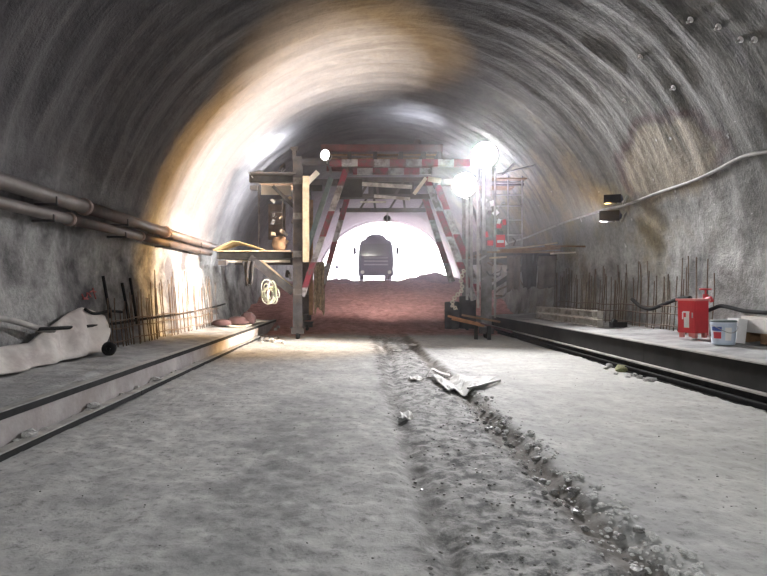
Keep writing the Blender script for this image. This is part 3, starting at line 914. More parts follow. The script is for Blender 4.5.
# ------------------------------------------------------------------ things on the gantry
# ochre ply sheet leaning like a tent on the lower left platform
G = []
for i in range(9):
    u = i / 8
    row = []
    for j in range(7):
        v = j / 6
        x = -4.95 + 1.75 * u
        z = 3.04 + 0.34 * max(0, 1 - abs(u - 0.42) / (0.42 if u < 0.42 else 0.58)) * (1 - 0.15 * v) + 0.01 * math.sin(9 * u)
        row.append(Vector((x, GY - 0.2 + 1.2 * v, z)))
    G.append(row)
m = MB(); m.slab(G, 0.025); tag(m.build('plywood_sheet', M['ply']), 'buckled ochre plywood sheet peaked on the lower left gantry platform', 'plywood')
# tan bundle on the platform by the left post
def sack(name, c, size, mat, label, cat, group=None, seed=0, sag=0.25):
    rnd = np.random.RandomState(seed); m = MB(); vs = []; fs = []; n, k = 16, 9
    for i in range(k + 1):
        ph = PI * i / k
        for j in range(n):
            a = 2 * PI * j / n
            sx, cx_ = math.sin(a), math.cos(a)
            x = math.copysign(abs(cx_) ** 0.7, cx_) * math.sin(ph) ** 0.6; y = math.copysign(abs(sx) ** 0.7, sx) * math.sin(ph) ** 0.6
            z = math.cos(ph)
            w = 1 + 0.45 * float(fbm(math.cos(a) * 1.6 + seed * 3, math.sin(a) * 1.6 + ph * 2.2 + seed, 4))
            zz = z * (1 if z > 0 else 0.75)
            vs.append((c[0] + size[0] / 2 * x * w, c[1] + size[1] / 2 * y * w, c[2] + size[2] / 2 * (0.75 + zz * (w if z > 0 else 1))))
    for i in range(k):
        for j in range(n): fs.append((i * n + j, (i + 1) * n + j, (i + 1) * n + (j + 1) % n, i * n + (j + 1) % n))
    m.add(vs, fs)
    return tag(m.build(name, mat, smooth=True), label, cat, group)


sack('canvas_bag', (-2.72, GY + 0.1, 3.02), (0.5, 0.5, 0.55), M['wood_dark'], 'lumpy brown canvas bag beside the left gantry post', 'bag', seed=4)
# dark cloth hanging from the lower left platform
def drape(name, p_top0, p_top1, length, mat, label, folds=3, depth=0.12, taper=0.7, seed=0):
    a, b = Vector(p_top0), Vector(p_top1); G = []
    nx, nz = 22, 14
    for i in range(nx):
        u = i / (nx - 1); row = []
        for j in range(nz):
            v = j / (nz - 1)
            uu = 0.5 + (u - 0.5) * (1 - (1 - taper) * v)
            p = a.lerp(b, uu)
            L = length * (1 + 0.25 * float(fbm(u * 3 + seed, 1.5)))
            row.append(p + Vector((0.05 * float(fbm(u * 4, v * 3 + seed)), depth * math.sin(u * folds * 2 * PI + v * 1.2) * (0.3 + v), -L * v)))
        G.append(row)
    m = MB(); m.slab(G, 0.012)
    return tag(m.build(name, mat, smooth=True), label, 'cloth')


drape('hanging_cloth', g(243, 261, GY - 0.12), g(255, 261, GY - 0.12), 0.85, M['cloth_dark'], 'black cloth strip hanging under the lower left gantry platform', 2, 0.05, 0.6, 1)
drape('hanging_cloth', g(507, 256, GY - 0.25), g(521, 255, GY - 0.25), 1.25, M['cloth'], 'grey brown cloth hanging beside the right gantry post', 2, 0.10, 0.9, 2)
drape('hanging_cloth', g(522, 255, GY - 0.3), g(538, 253, GY - 0.3), 1.15, M['cloth_dark'], 'dark folded jacket shaped cloth hanging under the right platform', 3, 0.10, 0.8, 5)
drape('hanging_cloth', g(538, 256, GY - 0.2), g(556, 256, GY - 0.2), 1.1, M['cloth'], 'broad brown tarpaulin hanging at the outer end of the right platform', 2, 0.05, 1.0, 8)
# rope coil on the left brace
pts = []
c = g(270, 293, GY - 0.28)
rr_ = random.Random(31)
for loop in range(9):
    w, h, tilt = rr_.uniform(0.10, 0.26), rr_.uniform(0.22, 0.42), rr_.uniform(-0.5, 0.5)
    ox, oz = rr_.uniform(-0.1, 0.1), rr_.uniform(-0.12, 0.12)
    for k in range(14):
        a = 2 * PI * k / 14
        x, z = w * math.cos(a), h * math.sin(a)
        pts.append(c + Vector((x * math.cos(tilt) - z * math.sin(tilt) + ox, 0.07 * math.sin(a * 2 + loop) - 0.012 * loop, x * math.sin(tilt) + z * math.cos(tilt) + oz)))
m = MB(); m.tube(pts, 0.02, 6); tag(m.build('rope_coil', M['rope'], smooth=True), 'tangled pale green rope coil hung on the lower left gantry brace', 'rope')
# netting at left post inner side
drape('hanging_net', g(313, 262, GY + 0.3), g(325, 262, GY + 0.3), 1.75, M['net'], 'tan netting bundle hanging inside the left gantry legs', 4, 0.10, 0.8, 12)
# chain on the right legs
e = empty('lifting_chain', tuple(g(461, 298, GY - 0.2)), 'pale looped lifting chain hanging inside the right gantry legs', 'chain')
cp = smooth_pts([g(464, 270, GY - 0.2), g(461, 280, GY - 0.2), g(462, 290, GY - 0.2), g(455, 297, GY - 0.2), g(452, 305, GY - 0.2), g(457, 309, GY - 0.2)], 4)
for i in range(len(cp) - 1):
    a, b = cp[i], cp[i + 1]; mid = (a + b) / 2; d = (b - a).normalized(); sd = Vector((0, 1, 0)) if i % 2 else d.cross(Vector((0, 1, 0))).normalized()
    m = MB(); L = (b - a).length * 0.65
    m.tube([mid + d * math.cos(q * PI / 6) * L + sd * math.sin(q * PI / 6) * 0.06 for q in range(12)], 0.02, 5, True); m.build('chain_link', M['cream'], e)
# dark drums and cabinet standing inside the right legs
for k, (x, y, r, h, lab) in enumerate(((3.35, 20.7, 0.26, 0.95, 'tall dark drum inside the right gantry legs'), (3.95, 20.9, 0.3, 1.15, 'broad dark drum against the right gantry post'))):
    z0 = float(floor_z(x, y)) + 0.28
    e = empty('oil_drum', (x, y, z0), lab, 'drum', 'dark drums in the right gantry legs')
    m = MB(); m.lathe((x, y, z0), [(r * 0.96, 0), (r, 0.02), (r, h * 0.32), (r * 1.04, h * 0.34), (r, h * 0.36), (r, h * 0.65), (r * 1.04, h * 0.67), (r, h * 0.69), (r, h - 0.02), (r * 0.96, h)], n=22); m.build('shell', M['dark_steel'], e, smooth=True)
    m = MB(); m.lathe((x, y, z0 + h), [(r * 0.9, 0), (r * 0.9, 0.015)], n=20); m.build('lid', M['frame_steel'], e)
    m = MB(); m.lathe((x + r * 0.5, y, z0 + h + 0.015), [(0.04, 0), (0.04, 0.02)], n=10); m.build('bung', M['worn_steel'], e)
# loose timbers at the right post foot on two trestle legs
e = empty('timber_trestle', (3.75, 19.6, 0), 'orange timbers laid on short legs at the right gantry foot', 'trestle')
for k, (a, b, mt) in enumerate((((448, 316), (480, 324), 'wood_orange'), ((452, 319), (484, 326), 'wood_orange'), ((462, 315), (500, 322), 'wood_dark'), ((478, 323), (512, 332), 'red_beam'))):
    m = MB(); Y = 19.3 + 0.12 * k; m.bar(g(*a, Y), g(*b, Y), 0.12, 0.07); m.build('timber', M[mt], e)
for x in (476, 489):
    p = g(x, 326, 19.42); zf = float(floor_z(p.x, p.y))
    m = MB(); m.bar((p.x, p.y, zf - 0.02), p, 0.11, 0.11, (0, 1, 0)); m.build('leg', M['dark_steel'], e)
# boards and poles lying on the lower right platform
for k, (a, b, Y, w, h, mt, lab) in enumerate((
        ((498, 251), (556, 243), 19.85, 0.22, 0.05, 'wood', 'long pale board tilted up on the right gantry platform'),
        ((500, 251), (559, 248), 19.75, 0.26, 0.10, 'wood_dark', 'thick stained plank along the edge of the right gantry platform'),
        ((545, 246), (585, 246.5), 18.2, 0.05, 0.05, 'wood_dark', 'thin brown pole poking out past the right platform end'),
        ((552, 253.5), (574, 252.5), 18.8, 0.2, 0.05, 'cream', 'short cream board end poking out under the stained plank'),
        ((490, 258), (520, 256), 19.7, 0.12, 0.06, 'wood', 'narrow pale batten under the tilted board by the right post'))):
    m = MB(); m.bar(g(*a, Y), g(*b, Y + 0.25), w, h); tag(m.build('board', M[mt]), lab, 'board', 'boards on the right gantry platform')
# red sign with a white bar
e = empty('warning_sign', tuple(g(501, 247, GY - 0.35)), 'small red sign with a white bar fixed beside the right gantry post', 'sign')
m = MB(); m.box(g(500.5, 241, GY - 0.35), (0.3, 0.03, 0.42)); m.build('plate', M['red_box'], e)
m = MB(); m.box(g(500.5, 241.5, GY - 0.37), (0.22, 0.02, 0.09)); m.build('bar', M['white'], e)

# ------------------------------------------------------------------ floodlights
def floodlight(name, c, aim, dia, power, color, label, lens, mount, spread=180, filament=0.92, doors=None, group='work floodlights on the gantry', housing=None):
    c = Vector(c); aim = Vector(aim).normalized()
    e = empty(name, tuple(c), label, 'floodlight', group)
    q = aim.to_track_quat('-Z', 'Y')
    r = dia / 2
    m = MB(); m.lathe(c, [(r * 0.25, -r * 0.95), (r * 0.45, -r * 0.9), (r * 0.8, -r * 0.45), (r * 0.98, -0.06), (r * 1.06, -0.05), (r * 1.06, 0.01), (r * 1.0, 0.015), (r * 1.0, -0.04), (0.0, -0.04)], aim, 28)
    m.build('housing', housing or M['frame_steel'], e, smooth=False)
    m = MB(); m.lathe(c, [(r * 0.98, -0.03), (r * 0.98, -0.01), (r * 0.7, 0.01), (r * 0.3, 0.02), (0.0, 0.022)], aim, 28); m.build('lens', lens, e)
    sd = aim.cross(Vector((0, 0, 1))).normalized(); up = sd.cross(aim)
    m = MB(); m.tube([c + sd * r * 1.1 - aim * 0.12] + [c + (sd * math.cos(a) * 1.15 - up * math.sin(a) * 1.15) * r - aim * 0.12 for a in (0.4, 0.9, PI / 2, PI - 0.9, PI - 0.4)] + [c - sd * r * 1.1 - aim * 0.12], 0.02, 6); m.build('yoke', M['worn_steel'], e)
    if mount is not None:
        m = MB(); m.tube([c - up * r * 1.15 - aim * 0.12, Vector(mount)], 0.03, 6); m.build('stem', M['worn_steel'], e)
    if doors:
        for (root, tip, h) in doors:
            m = MB(); m.bar(c + Vector((0, root, 0)), c + Vector((tip[0], tip[1], 0)), 0.012, h); m.build('barn_door', M['black'], e)
    L = bpy.data.lights.new(name + '_light', 'AREA'); L.shape = 'DISK'; L.size = dia * filament; L.energy = power; L.color = color; L.spread = math.radians(spread)
    lo = bpy.data.objects.new(name + '_light', L); col.objects.link(lo); lo.parent = e
    lo.location = aim * 0.035; lo.rotation_euler = q.to_euler()
    return e


A = g(484.5, 155, 19.1); B = g(464.5, 185, 19.1)
floodlight('floodlight', A, (-0.14, -1, -0.46), 0.84, P_FRONT_A, (1, 0.98, 1.0), 'brightest round floodlight at the top of the right mast', M['lamp_white'], g(484, 172, 19.75), spread=88)
floodlight('floodlight', B, (-0.12, -1, -0.42), 0.78, P_FRONT_B, (1, 0.98, 1.0), 'second round floodlight below the brightest one on twin tubes', M['lamp_white'], g(469, 198, 19.75), spread=88)
C = g(325, 155, 19.6)
floodlight('floodlight', C, (-0.5, -1, -0.1), 0.34, P_LEFT, (1, 0.95, 0.9), 'small pale floodlight on the left end of the red deck beam', M['lamp_white'], C + Vector((0.05, 0.5, -0.2)))
# two floodlights added on the right wall to shine across on to the left wall, each with a door shading the viewer's side
D1 = on_wall(617, 216, 0.32); D2 = on_wall(619, 199, 0.28)
floodlight('added_wall_lamp', D1, (-1, 0.27, 0.10), 0.26, P_SIDE, (1, 0.98, 0.97), 'dark shaded floodlight added at the cable on the right wall', M['lamp_white'], (wall_x(D1.y + 0.15, D1.z + 0.1, 1, 0.0), D1.y + 0.15, D1.z + 0.1), spread=78, filament=0.3, doors=[(-0.145, (-0.46, 0.033), 0.28), (0.145, (-0.37, 0.165), 0.28)], group=None, housing=M['lamp_shade'])
floodlight('added_wall_lamp', D2, (-1, 0.2, 0.12), 0.20, P_WARM, (1, 0.58, 0.18), 'small amber floodlight added above the cable on the right wall', M['lamp_warm'], (wall_x(D2.y + 0.12, D2.z + 0.1, 1, 0.0), D2.y + 0.12, D2.z + 0.1), spread=84, filament=0.3, doors=[(-0.115, (-0.40, -0.004), 0.22), (0.115, (-0.31, 0.135), 0.22)], group=None, housing=M['lamp_shade'])
floodlight('floodlight', (2.2, GY + 1.6, 7.15), (-0.15, 0.55, 0.9), 0.3, P_DECK, (0.92, 0.93, 1.0), 'added floodlight lying on the gantry deck turned up to the vault', M['lamp_white'], (2.2, GY + 1.5, 6.79), spread=170)  # lamp added to brighten the vault behind the gantry
floodlight('floodlight', (-2.55, 20.75, 2.25), (-1, 0.15, 0.15), 0.26, P_BACK * 0.5, (1, 0.98, 0.97), 'low added floodlight on the left gantry leg turned to the left wall', M['lamp_white'], (-2.1, 20.9, 1.9), spread=150)  # lamp added for the bright patch low on the left wall
floodlight('floodlight', (-2.5, 22.2, 4.35), (-1, 0.1, 0.35), 0.26, P_BACK * 2.4, (0.95, 0.97, 1), 'high added floodlight above the left platform turned to the left wall', M['lamp_white'], (-2.1, 22.3, 4.2), spread=160)  # lamp added to light the left wall past the front frame
floodlight('floodlight', (-2.75, 21.0, 6.15), (-0.75, 0.1, 0.75), 0.26, P_BACK * 1.6, (0.97, 0.98, 1), 'added floodlight on the upper left outrigger turned up to the vault', M['lamp_white'], (-2.5, 21.0, 5.69), spread=170)  # lamp added to lift the dark upper left vault
floodlight('floodlight', (1.2, GB + 0.4, 4.62), (0.0, 1, -0.32), 0.28, P_RAMP, (1, 0.9, 0.88), 'added floodlight under the rear header turned to the reddened ramp', M['lamp_white'], (1.2, GB, 4.86), spread=120)  # lamp added to brighten the ramp below the portal
# lamps added behind the viewer to brighten the near floor and walls
for k, (c, aim, lab) in enumerate((((-3.7, -5.0, 4.6), (0.72, 1, -0.62), 'added floodlight on the left wall behind the viewer'), ((5.4, -5.0, 4.6), (-0.4, 1, -0.55), 'added floodlight on the right wall behind the viewer'))):
    c = Vector(c); sgn = -1 if c.x < 0 else 1
    floodlight('added_rear_lamp', c, aim, 0.5, P_REAR * (1.0 if k == 0 else 0.5), (0.97, 1.0, 1.0), lab, M['lamp_white'], (wall_x(c.y, c.z, sgn, 0.0), c.y, c.z), spread=85, group='added lamps behind the viewer')

# ------------------------------------------------------------------ things on the right ledge
def lz(x): return ledge_right_z(x)


# red extinguisher box
bx_c = Vector((6.50, 11.25, lz(6.5) + 0.02)); rz = math.radians(25)
R = Matrix.Rotation(rz, 3, 'Z')
e = empty('extinguisher_box', tuple(bx_c), 'red fire extinguisher box with a white emblem standing on the right ledge', 'fire box')
W, Dp, H = 0.38, 0.36, 0.62
def bl(x, y, z): return bx_c + R @ Vector((x, y, z))
m = MB(); m.box(bl(0, 0, 0.09 + H / 2), (W, Dp, H), R); m.build('body', M['red_box'], e)
m = MB(); m.box(bl(0, 0, 0.09 + H + 0.015), (W + 0.06, Dp + 0.06, 0.04), R); m.build('lid', M['lid'], e)
m = MB(); m.box(bl(-W / 2 - 0.006, 0, 0.09 + H / 2), (0.012, Dp - 0.05, H - 0.06), R); d = m.build('door', M['red_box'], e)
m = MB(); m.box(bl(-W / 2 - 0.02, -Dp / 2 + 0.05, 0.09 + H * 0.55), (0.02, 0.02, 0.1), R); m.build('handle', M['worn_steel'], d)
em = MB()
fx = -W / 2 - 0.016
em.box(bl(fx, -0.01, 0.09 + 0.20), (0.008, 0.10, 0.20), R); em.box(bl(fx, -0.03, 0.09 + 0.34), (0.008, 0.06, 0.10), R)
em.box(bl(fx, 0.0, 0.09 + 0.40), (0.008, 0.13, 0.03), R); em.box(bl(fx, 0.07, 0.09 + 0.33), (0.008, 0.022, 0.14), R)
em.build('emblem', M['white'], e)
for sx in (-1, 1):
    for sy in (-1, 1):
        m = MB(); m.box(bl(sx * (W / 2 - 0.05), sy * (Dp / 2 - 0.05), 0.045), (0.07, 0.07, 0.1), R); m.build('foot', M['lid'], e)
# red hydrant valve
hx, hy = 6.98, 11.65; hz = lz(hx)
e = empty('hydrant_valve', (hx, hy, hz), 'red hydrant standpipe with handwheel behind the fire box', 'hydrant')
m = MB(); m.tube([(hx, hy, hz), (hx, hy, hz + 0.82)], 0.05, 10); m.build('standpipe', M['red_box'], e)
m = MB(); m.tube([(hx, hy, hz + 0.72), (hx - 0.02, hy - 0.2, hz + 0.74), (hx - 0.02, hy - 0.24, hz + 0.68)], 0.04, 8); m.build('outlet', M['red_box'], e)
m = MB(); m.tube([Vector((hx + 0.1 * math.cos(k * PI / 8), hy + 0.1 * math.sin(k * PI / 8), hz + 0.92)) for k in range(16)], 0.016, 6, True); m.bar((hx - 0.1, hy, hz + 0.92), (hx + 0.1, hy, hz + 0.92), 0.02, 0.02); m.bar((hx, hy, hz + 0.8), (hx, hy, hz + 0.93), 0.025, 0.025); m.build('handwheel', M['red_print'], e)
# white pail
px_, py_ = 6.30, 10.0; pz = lz(px_) + 0.005
e = empty('paint_pail', (px_, py_, pz), 'pale blue plastic pail with blue and red label on the right ledge', 'pail')
m = MB(); m.lathe((px_, py_, pz), [(0.165, 0), (0.175, 0.01), (0.195, 0.34), (0.205, 0.345), (0.205, 0.37), (0.2, 0.375), (0.2, 0.40), (0.19, 0.40), (0.185, 0.2), (0.0, 0.2)], n=28); m.build('body', M['pail'], e, smooth=False)
m = MB(); m.lathe((px_, py_, pz + 0.39), [(0.204, 0), (0.207, 0.02), (0.19, 0.03), (0.0, 0.03)], n=28); m.build('lid', M['green_steel'], e)
for (z0, z1, a0, a1, mt) in ((0.24, 0.31, -3.1, -2.25, 'blue'), (0.11, 0.22, -2.95, -2.3, 'red_print'), (0.08, 0.30, -2.0, -1.5, 'white')):
    G = []
    for k in range(9):
        a = a0 + (a1 - a0) * k / 8
        G.append([Vector((px_ + (0.181 + 0.02 * z / 0.34 + 0.004) * math.cos(a), py_ + (0.181 + 0.02 * z / 0.34 + 0.004) * math.sin(a), pz + z)) for z in (z0, (z0 + z1) / 2, z1)])
    m = MB(); m.slab(G, 0.004); m.build('label_print', M[mt], e)
m = MB(); m.tube([Vector((px_ + 0.207 * math.cos(a), py_ + 0.207 * math.sin(a), pz + 0.33 - 0.12 * math.sin((a + PI) / 1.0 * 1.0) ** 2)) for a in [-PI + PI * k / 14 for k in range(15)]], 0.006, 5); m.build('bail', M['worn_steel'], e)
# white board and concrete kerb piece
m = MB(); m.box((6.62, 10.15, lz(6.6) + 0.215), (0.16, 0.30, 0.42), Matrix.Rotation(0.12, 3, 'Y')); tag(m.build('foam_block', M['white']), 'upright white foam block leaning behind the pail', 'block')
e = empty('kerb_slab', (7.0, 9.9, lz(7.0)), 'pale concrete slab on brown bearers at the right wall foot', 'slab')
m = MB(); m.box((6.98, 9.6, lz(7.0) + 0.28), (0.5, 1.5, 0.22)); m.box((7.05, 9.6, lz(7.0) + 0.41), (0.42, 1.5, 0.05)); m.build('slab', M['sheet'], e)
for y in (9.0, 9.6, 10.2):
    m = MB(); m.box((6.95, y, lz(6.95) + 0.085), (0.44, 0.2, 0.18)); m.build('bearer', M['wood_dark'], e)

# stacked form panels lying on edge on the right ledge
for k in range(2):
    z0 = lz(6.2) + 0.01 + 0.21 * k; x0 = 6.15 + 0.06 * k; ya, yb = 14.8 + 0.15 * k, 20.1
    e = empty('form_panel', (x0, (ya + yb) / 2, z0), ['lower ribbed steel form panel resting on the right ledge', 'upper ribbed steel form panel stacked on the lower one'][k], 'form panel', 'form panels on the right ledge')
    m = MB(); m.box((x0 + 0.10, (ya + yb) / 2, z0 + 0.1), (0.012, yb - ya, 0.19)); m.build('face_plate', M['form'], e)
    m = MB(); m.box((x0 + 0.04, (ya + yb) / 2, z0 + 0.19), (0.16, yb - ya, 0.02)); m.build('rail', M['form'], e)
    m = MB(); m.box((x0 + 0.04, (ya + yb) / 2, z0 + 0.012), (0.16, yb - ya, 0.02)); m.build('rail', M['form'], e)
    y = ya + 0.02
    while y < yb:
        m = MB(); m.box((x0 + 0.03, y, z0 + 0.1), (0.13, 0.025, 0.16)); m.build('rib', M['form'], e); y += 0.3
m = MB(); m.box((6.55, 14.6, lz(6.55) + 0.07), (0.4, 0.16, 0.13), Matrix.Rotation(0.2, 3, 'Z')); m.box((6.42, 14.55, lz(6.5) + 0.15), (0.1, 0.1, 0.12), Matrix.Rotation(0.5, 3, 'Y')); tag(m.build('steel_clamp', M['dark_steel']), 'dark steel clamp lying at the near end of the form panels', 'clamp')

# ------------------------------------------------------------------ things at the left ledge end
m = MB()
G = []
for i in range(8):
    row = []
    for j in range(6):
        x = -4.75 + 1.05 * i / 7; y = 19.2 + 4.2 * j / 5
        row.append(Vector((x + 0.1 * j / 5, y, ledge_left_z(x) + 0.055 + 0.03 * math.sin(i * 0.9 + j))))
    G.append(row)
m.slab(G, 0.025); tag(m.build('plywood_sheet', M['cream']), 'flat cream plywood sheet lying on the far end of the left ledge', 'plywood')
for k, (px, py, s, lab) in enumerate(((237, 304, (0.7, 0.6, 0.34), 'maroon sack slumped on the left ledge under the platform'), (248, 297, (0.5, 0.5, 0.5), 'taller maroon sack leaning against the left wall bars'), (222, 308, (0.6, 0.5, 0.24), 'flat maroon sack at the near end of the sack pile'))):
    Y = (19.9, 20.2, 19.3)[k]
    x = (px - VX) / F * Y
    sack('sand_sack', (x, Y, ledge_left_z(x) + 0.05), s, M['sack'], lab, 'sack', 'maroon sacks on the left ledge', seed=k + 9)

# ------------------------------------------------------------------ floor litter
G = []
a, b, c, d = on_floor(432, 379), on_floor(498, 381), on_floor(470, 394), on_floor(447, 392)
for i in range(22):
    u = i / 21; row = []
    for j in range(12):
        v = j / 11
        p = (Vector(d).lerp(c, u)).lerp(Vector(a).lerp(b, u), v)
        edge = 0.09 * math.sin(u * 9 + 1) * float(vnoise(u * 5, 3.0)) * (1 if v in (0, 1) else 0)
        z = float(floor_z(p.x, p.y)) + 0.05 + 0.09 * abs(float(fbm(u * 3.5, v * 2.5 + 4))) + 0.05 * max(0, u - 0.6) * (1 - v)
        row.append(Vector((p.x, p.y + edge, z)))
    G.append(row)
m = MB(); m.slab(G, 0.008); tag(m.build('paper_sheet', M['paper']), 'crumpled grey white sheet lying across the wheel rut', 'sheet')
pts = smooth_pts([on_floor(427, 380) + Vector((0, 0, 0.06)), on_floor(432, 377.5) + Vector((0, 0, 0.14)), on_floor(440, 379) + Vector((0, 0, 0.10)), on_floor(450, 380) + Vector((0, 0, 0.07))], 5)
G = [[p, p + Vector((0.02, 0.13, 0.02)), p + Vector((0.0, 0.26, -0.03))] for p in pts]
m = MB(); m.slab(G, 0.008); tag(m.build('paper_strip', M['paper']), 'curled paper strip beside the crumpled sheet', 'paper')
p0, p1 = on_floor(468, 394), on_floor(500, 383)
m = MB(); m.bar(p0 + Vector((0, 0, 0.09)), p1 + Vector((0, 0, 0.05)), 0.035, 0.03); tag(m.build('batten', M['stone_dark']), 'thin dark batten along the edge of the crumpled sheet', 'batten')
for k, (px, py, w) in enumerate(((411, 345, 0.35), (398, 351, 0.25), (417, 381, 0.22), (408, 419, 0.15))):
    p = on_floor(px, py); G = []
    for i in range(5):
        G.append([Vector((p.x - w / 2 + w * i / 4, p.y + 0.14 * j + 0.03 * math.sin(i * 2), float(floor_z(p.x, p.y)) + 0.03 + 0.02 * math.sin(i * 1.7 + j))) for j in range(4)])
    m = MB(); m.slab(G, 0.008); tag(m.build('paper_scrap', M['paper']), ['wide pale paper scrap in the mud near the gantry', 'pale paper scrap just nearer than the wide one', 'pale paper scrap left of the crumpled sheet', 'smallest paper scrap in the left wheel rut'][k], 'paper')

# stones: a few shared meshes
def stone_mesh(seed, mat):
    rnd = random.Random(seed)
    ico = [(0, 0, 1)]
    vs = []; fs = []
    n = 7
    vs.append(Vector((0, 0, 0.75 * rnd.uniform(0.8, 1.1))))
    for ring, (rr, zz) in enumerate(((0.72, 0.5), (1.0, 0.0), (0.7, -0.5))):
        for k in range(n):
            a = 2 * PI * (k + 0.5 * (ring % 2)) / n
            q = rr * rnd.uniform(0.75, 1.15)
            vs.append(Vector((q * math.cos(a), q * math.sin(a) * 0.85, zz * rnd.uniform(0.7, 1.15))))
    vs.append(Vector((0, 0, -0.65)))
    for k in range(n):
        fs.append((0, 1 + k, 1 + (k + 1) % n))
        for r in range(2):
            a, b = 1 + r * n + k, 1 + r * n + (k + 1) % n
            fs.append((a, a + n, b + n, b))
        fs.append((1 + 2 * n + k, 1 + 3 * n, 1 + 2 * n + (k + 1) % n))
    me = bpy.data.meshes.new('stone'); me.from_pydata([tuple(v) for v in vs], [], fs); me.materials.append(mat)
    return me


SM = [stone_mesh(k, M['stone']) for k in range(5)]; SD = [stone_mesh(k + 9, M['stone_dark']) for k in range(4)]; SG = stone_mesh(40, M['stone_green'])


def stone(me, p, r, label, group, rnd):
    o = bpy.data.objects.new('stone', me); col.objects.link(o)
    o.location = (p[0], p[1], p[2] + r * 0.35); o.scale = (r * rnd.uniform(0.8, 1.25), r * rnd.uniform(0.8, 1.2), r * rnd.uniform(0.6, 0.9))
    o.rotation_euler = (rnd.uniform(-0.3, 0.3), rnd.uniform(-0.3, 0.3), rnd.uniform(0, 6.3))
    tag(o, label, 'stone', group); return o


rnd = random.Random(5)
for (px, py, r, me, lab) in ((622, 365, 0.15, SG, 'largest mossy green stone at the foot of the steel edge beam'),):
    p = on_floor(px, py + 6); stone(me, (p.x, p.y, float(floor_z(p.x, p.y))), r, lab, None, rnd)
for (px, py, r) in ((610, 364, 0.09), (600, 359, 0.07), (634, 373, 0.08), (640, 375, 0.07), (650, 379, 0.10), (616, 371, 0.06), (628, 374, 0.06), (590, 356, 0.07), (582, 352, 0.07), (573, 349, 0.06), (560, 345, 0.06), (548, 342, 0.06), (540, 339, 0.05), (606, 366, 0.06)):
    p = on_floor(px, py + 3); stone(rnd.choice(SM), (p.x, p.y, float(floor_z(p.x, p.y))), r, 'pale rubble stone along the foot of the steel edge beam', 'rubble along the edge beam', rnd)
for k in range(130):
    y = 3.1 + 7.6 * rnd.random() ** 1.3
    wv = 1.66 + float(0.14 * fbm(3.3, y * 0.8, 3))
    pale = rnd.random() < 0.6
    x = wv + (rnd.gauss(0.14, 0.07) if pale else rnd.gauss(-0.02, 0.09))
    stone(rnd.choice(SM if pale else SD), (x, y, float(floor_z(x, y))), rnd.uniform(0.018, 0.045) * (1 if pale else 1.2), 'pale stone on the lip of the wheel rut' if pale else 'dark wet stone in the bottom of the wheel rut', 'pale stones along the rut' if pale else 'dark stones in the rut', rnd)
for k in range(34):
    p = on_floor(rnd.uniform(262, 292), rnd.uniform(331, 345)); r = rnd.uniform(0.05, 0.12)
    stone(rnd.choice(SM + SD), (p.x - 0.2, p.y, float(floor_z(p.x, p.y))), r, 'broken stone heaped at the foot of the left gantry post', 'rubble at the left gantry foot', rnd)
for k in range(26):
    y = 5.2 + 11 * rnd.random(); x = -3.47 + rnd.uniform(-0.04, 0.03)
    stone(rnd.choice(SM), (x, y, 0.06), rnd.uniform(0.025, 0.06), 'mortar crumb on the strip between left ledge and ground rail', 'mortar crumbs by the ground rail', rnd)
for k in range(3):
    y = (7.6, 6.1, 9.9)[k]
    stone(SM[k], (-3.46, y, 0.07), 0.1, 'larger flat mortar lump against the left ledge face', 'mortar lumps against the ledge', rnd)

# fine gravel: too many to count
m = MB(); rnd = random.Random(8)
tmpl = [[tuple(v.co) for v in me.vertices] for me in SM]; tf = [[tuple(p.vertices) for p in me.polygons] for me in SM]
def gravel(name, n, fx, rr, mat, label):
    m = MB()
    for k in range(n):
        x, y = fx(); r = rnd.uniform(*rr); a = rnd.uniform(0, 6.3); z = float(floor_z(x, y)) + r * 0.2; q = rnd.randrange(5)
        ca, sa = math.cos(a), math.sin(a)
        m.add([(x + r * (v[0] * ca - v[1] * sa), y + r * (v[0] * sa + v[1] * ca), z + r * 0.7 * v[2]) for v in tmpl[q]], tf[q])
    o = m.build(name, mat, origin=(0, 0, 0)); tag(o, label, 'gravel', kind='stuff')


def f_rut():
    y = 2.7 + 9 * rnd.random() ** 1.5
    return 1.66 + 0.14 * float(fbm(3.3, y * 0.8, 3)) + rnd.gauss(0.08, 0.14), y


def f_strip(): return rnd.uniform(0.4, 1.7), 2.7 + 14 * rnd.random() ** 1.6
def f_all(): return rnd.uniform(-3.2, 5.2), 2.7 + 16 * rnd.random() ** 1.7


gravel('rut_gravel', 600, f_rut, (0.008, 0.022), M['stone'], 'fine pale gravel scattered along the wheel rut')
gravel('mud_crumbs', 600, f_strip, (0.006, 0.02), M['stone_dark'], 'fine dark crumbs churned up between the ruts')
gravel('road_grit', 350, f_all, (0.004, 0.012), M['stone_dark'], 'dark grit strewn over the cement roadway')

# ------------------------------------------------------------------ at the top of the ramp
TX, TY = 1.27, 41.0; TZ0 = float(ramp_z(TY)) + 0.05
tr = empty('mixer_truck', (TX, TY, TZ0), 'dark mixer truck facing inward in the bright tunnel mouth', 'truck')
def prism(prof, y0, y1):
    m = MB(); n = len(prof); vs = [(TX + x, y0, TZ0 + z) for x, z in prof] + [(TX + x, y1, TZ0 + z) for x, z in prof]
    fs = [tuple(range(n)), tuple(range(2 * n - 1, n - 1, -1))] + [(k, k + n, (k + 1) % n + n, (k + 1) % n) for k in range(n)]
    return m.add(vs, fs)


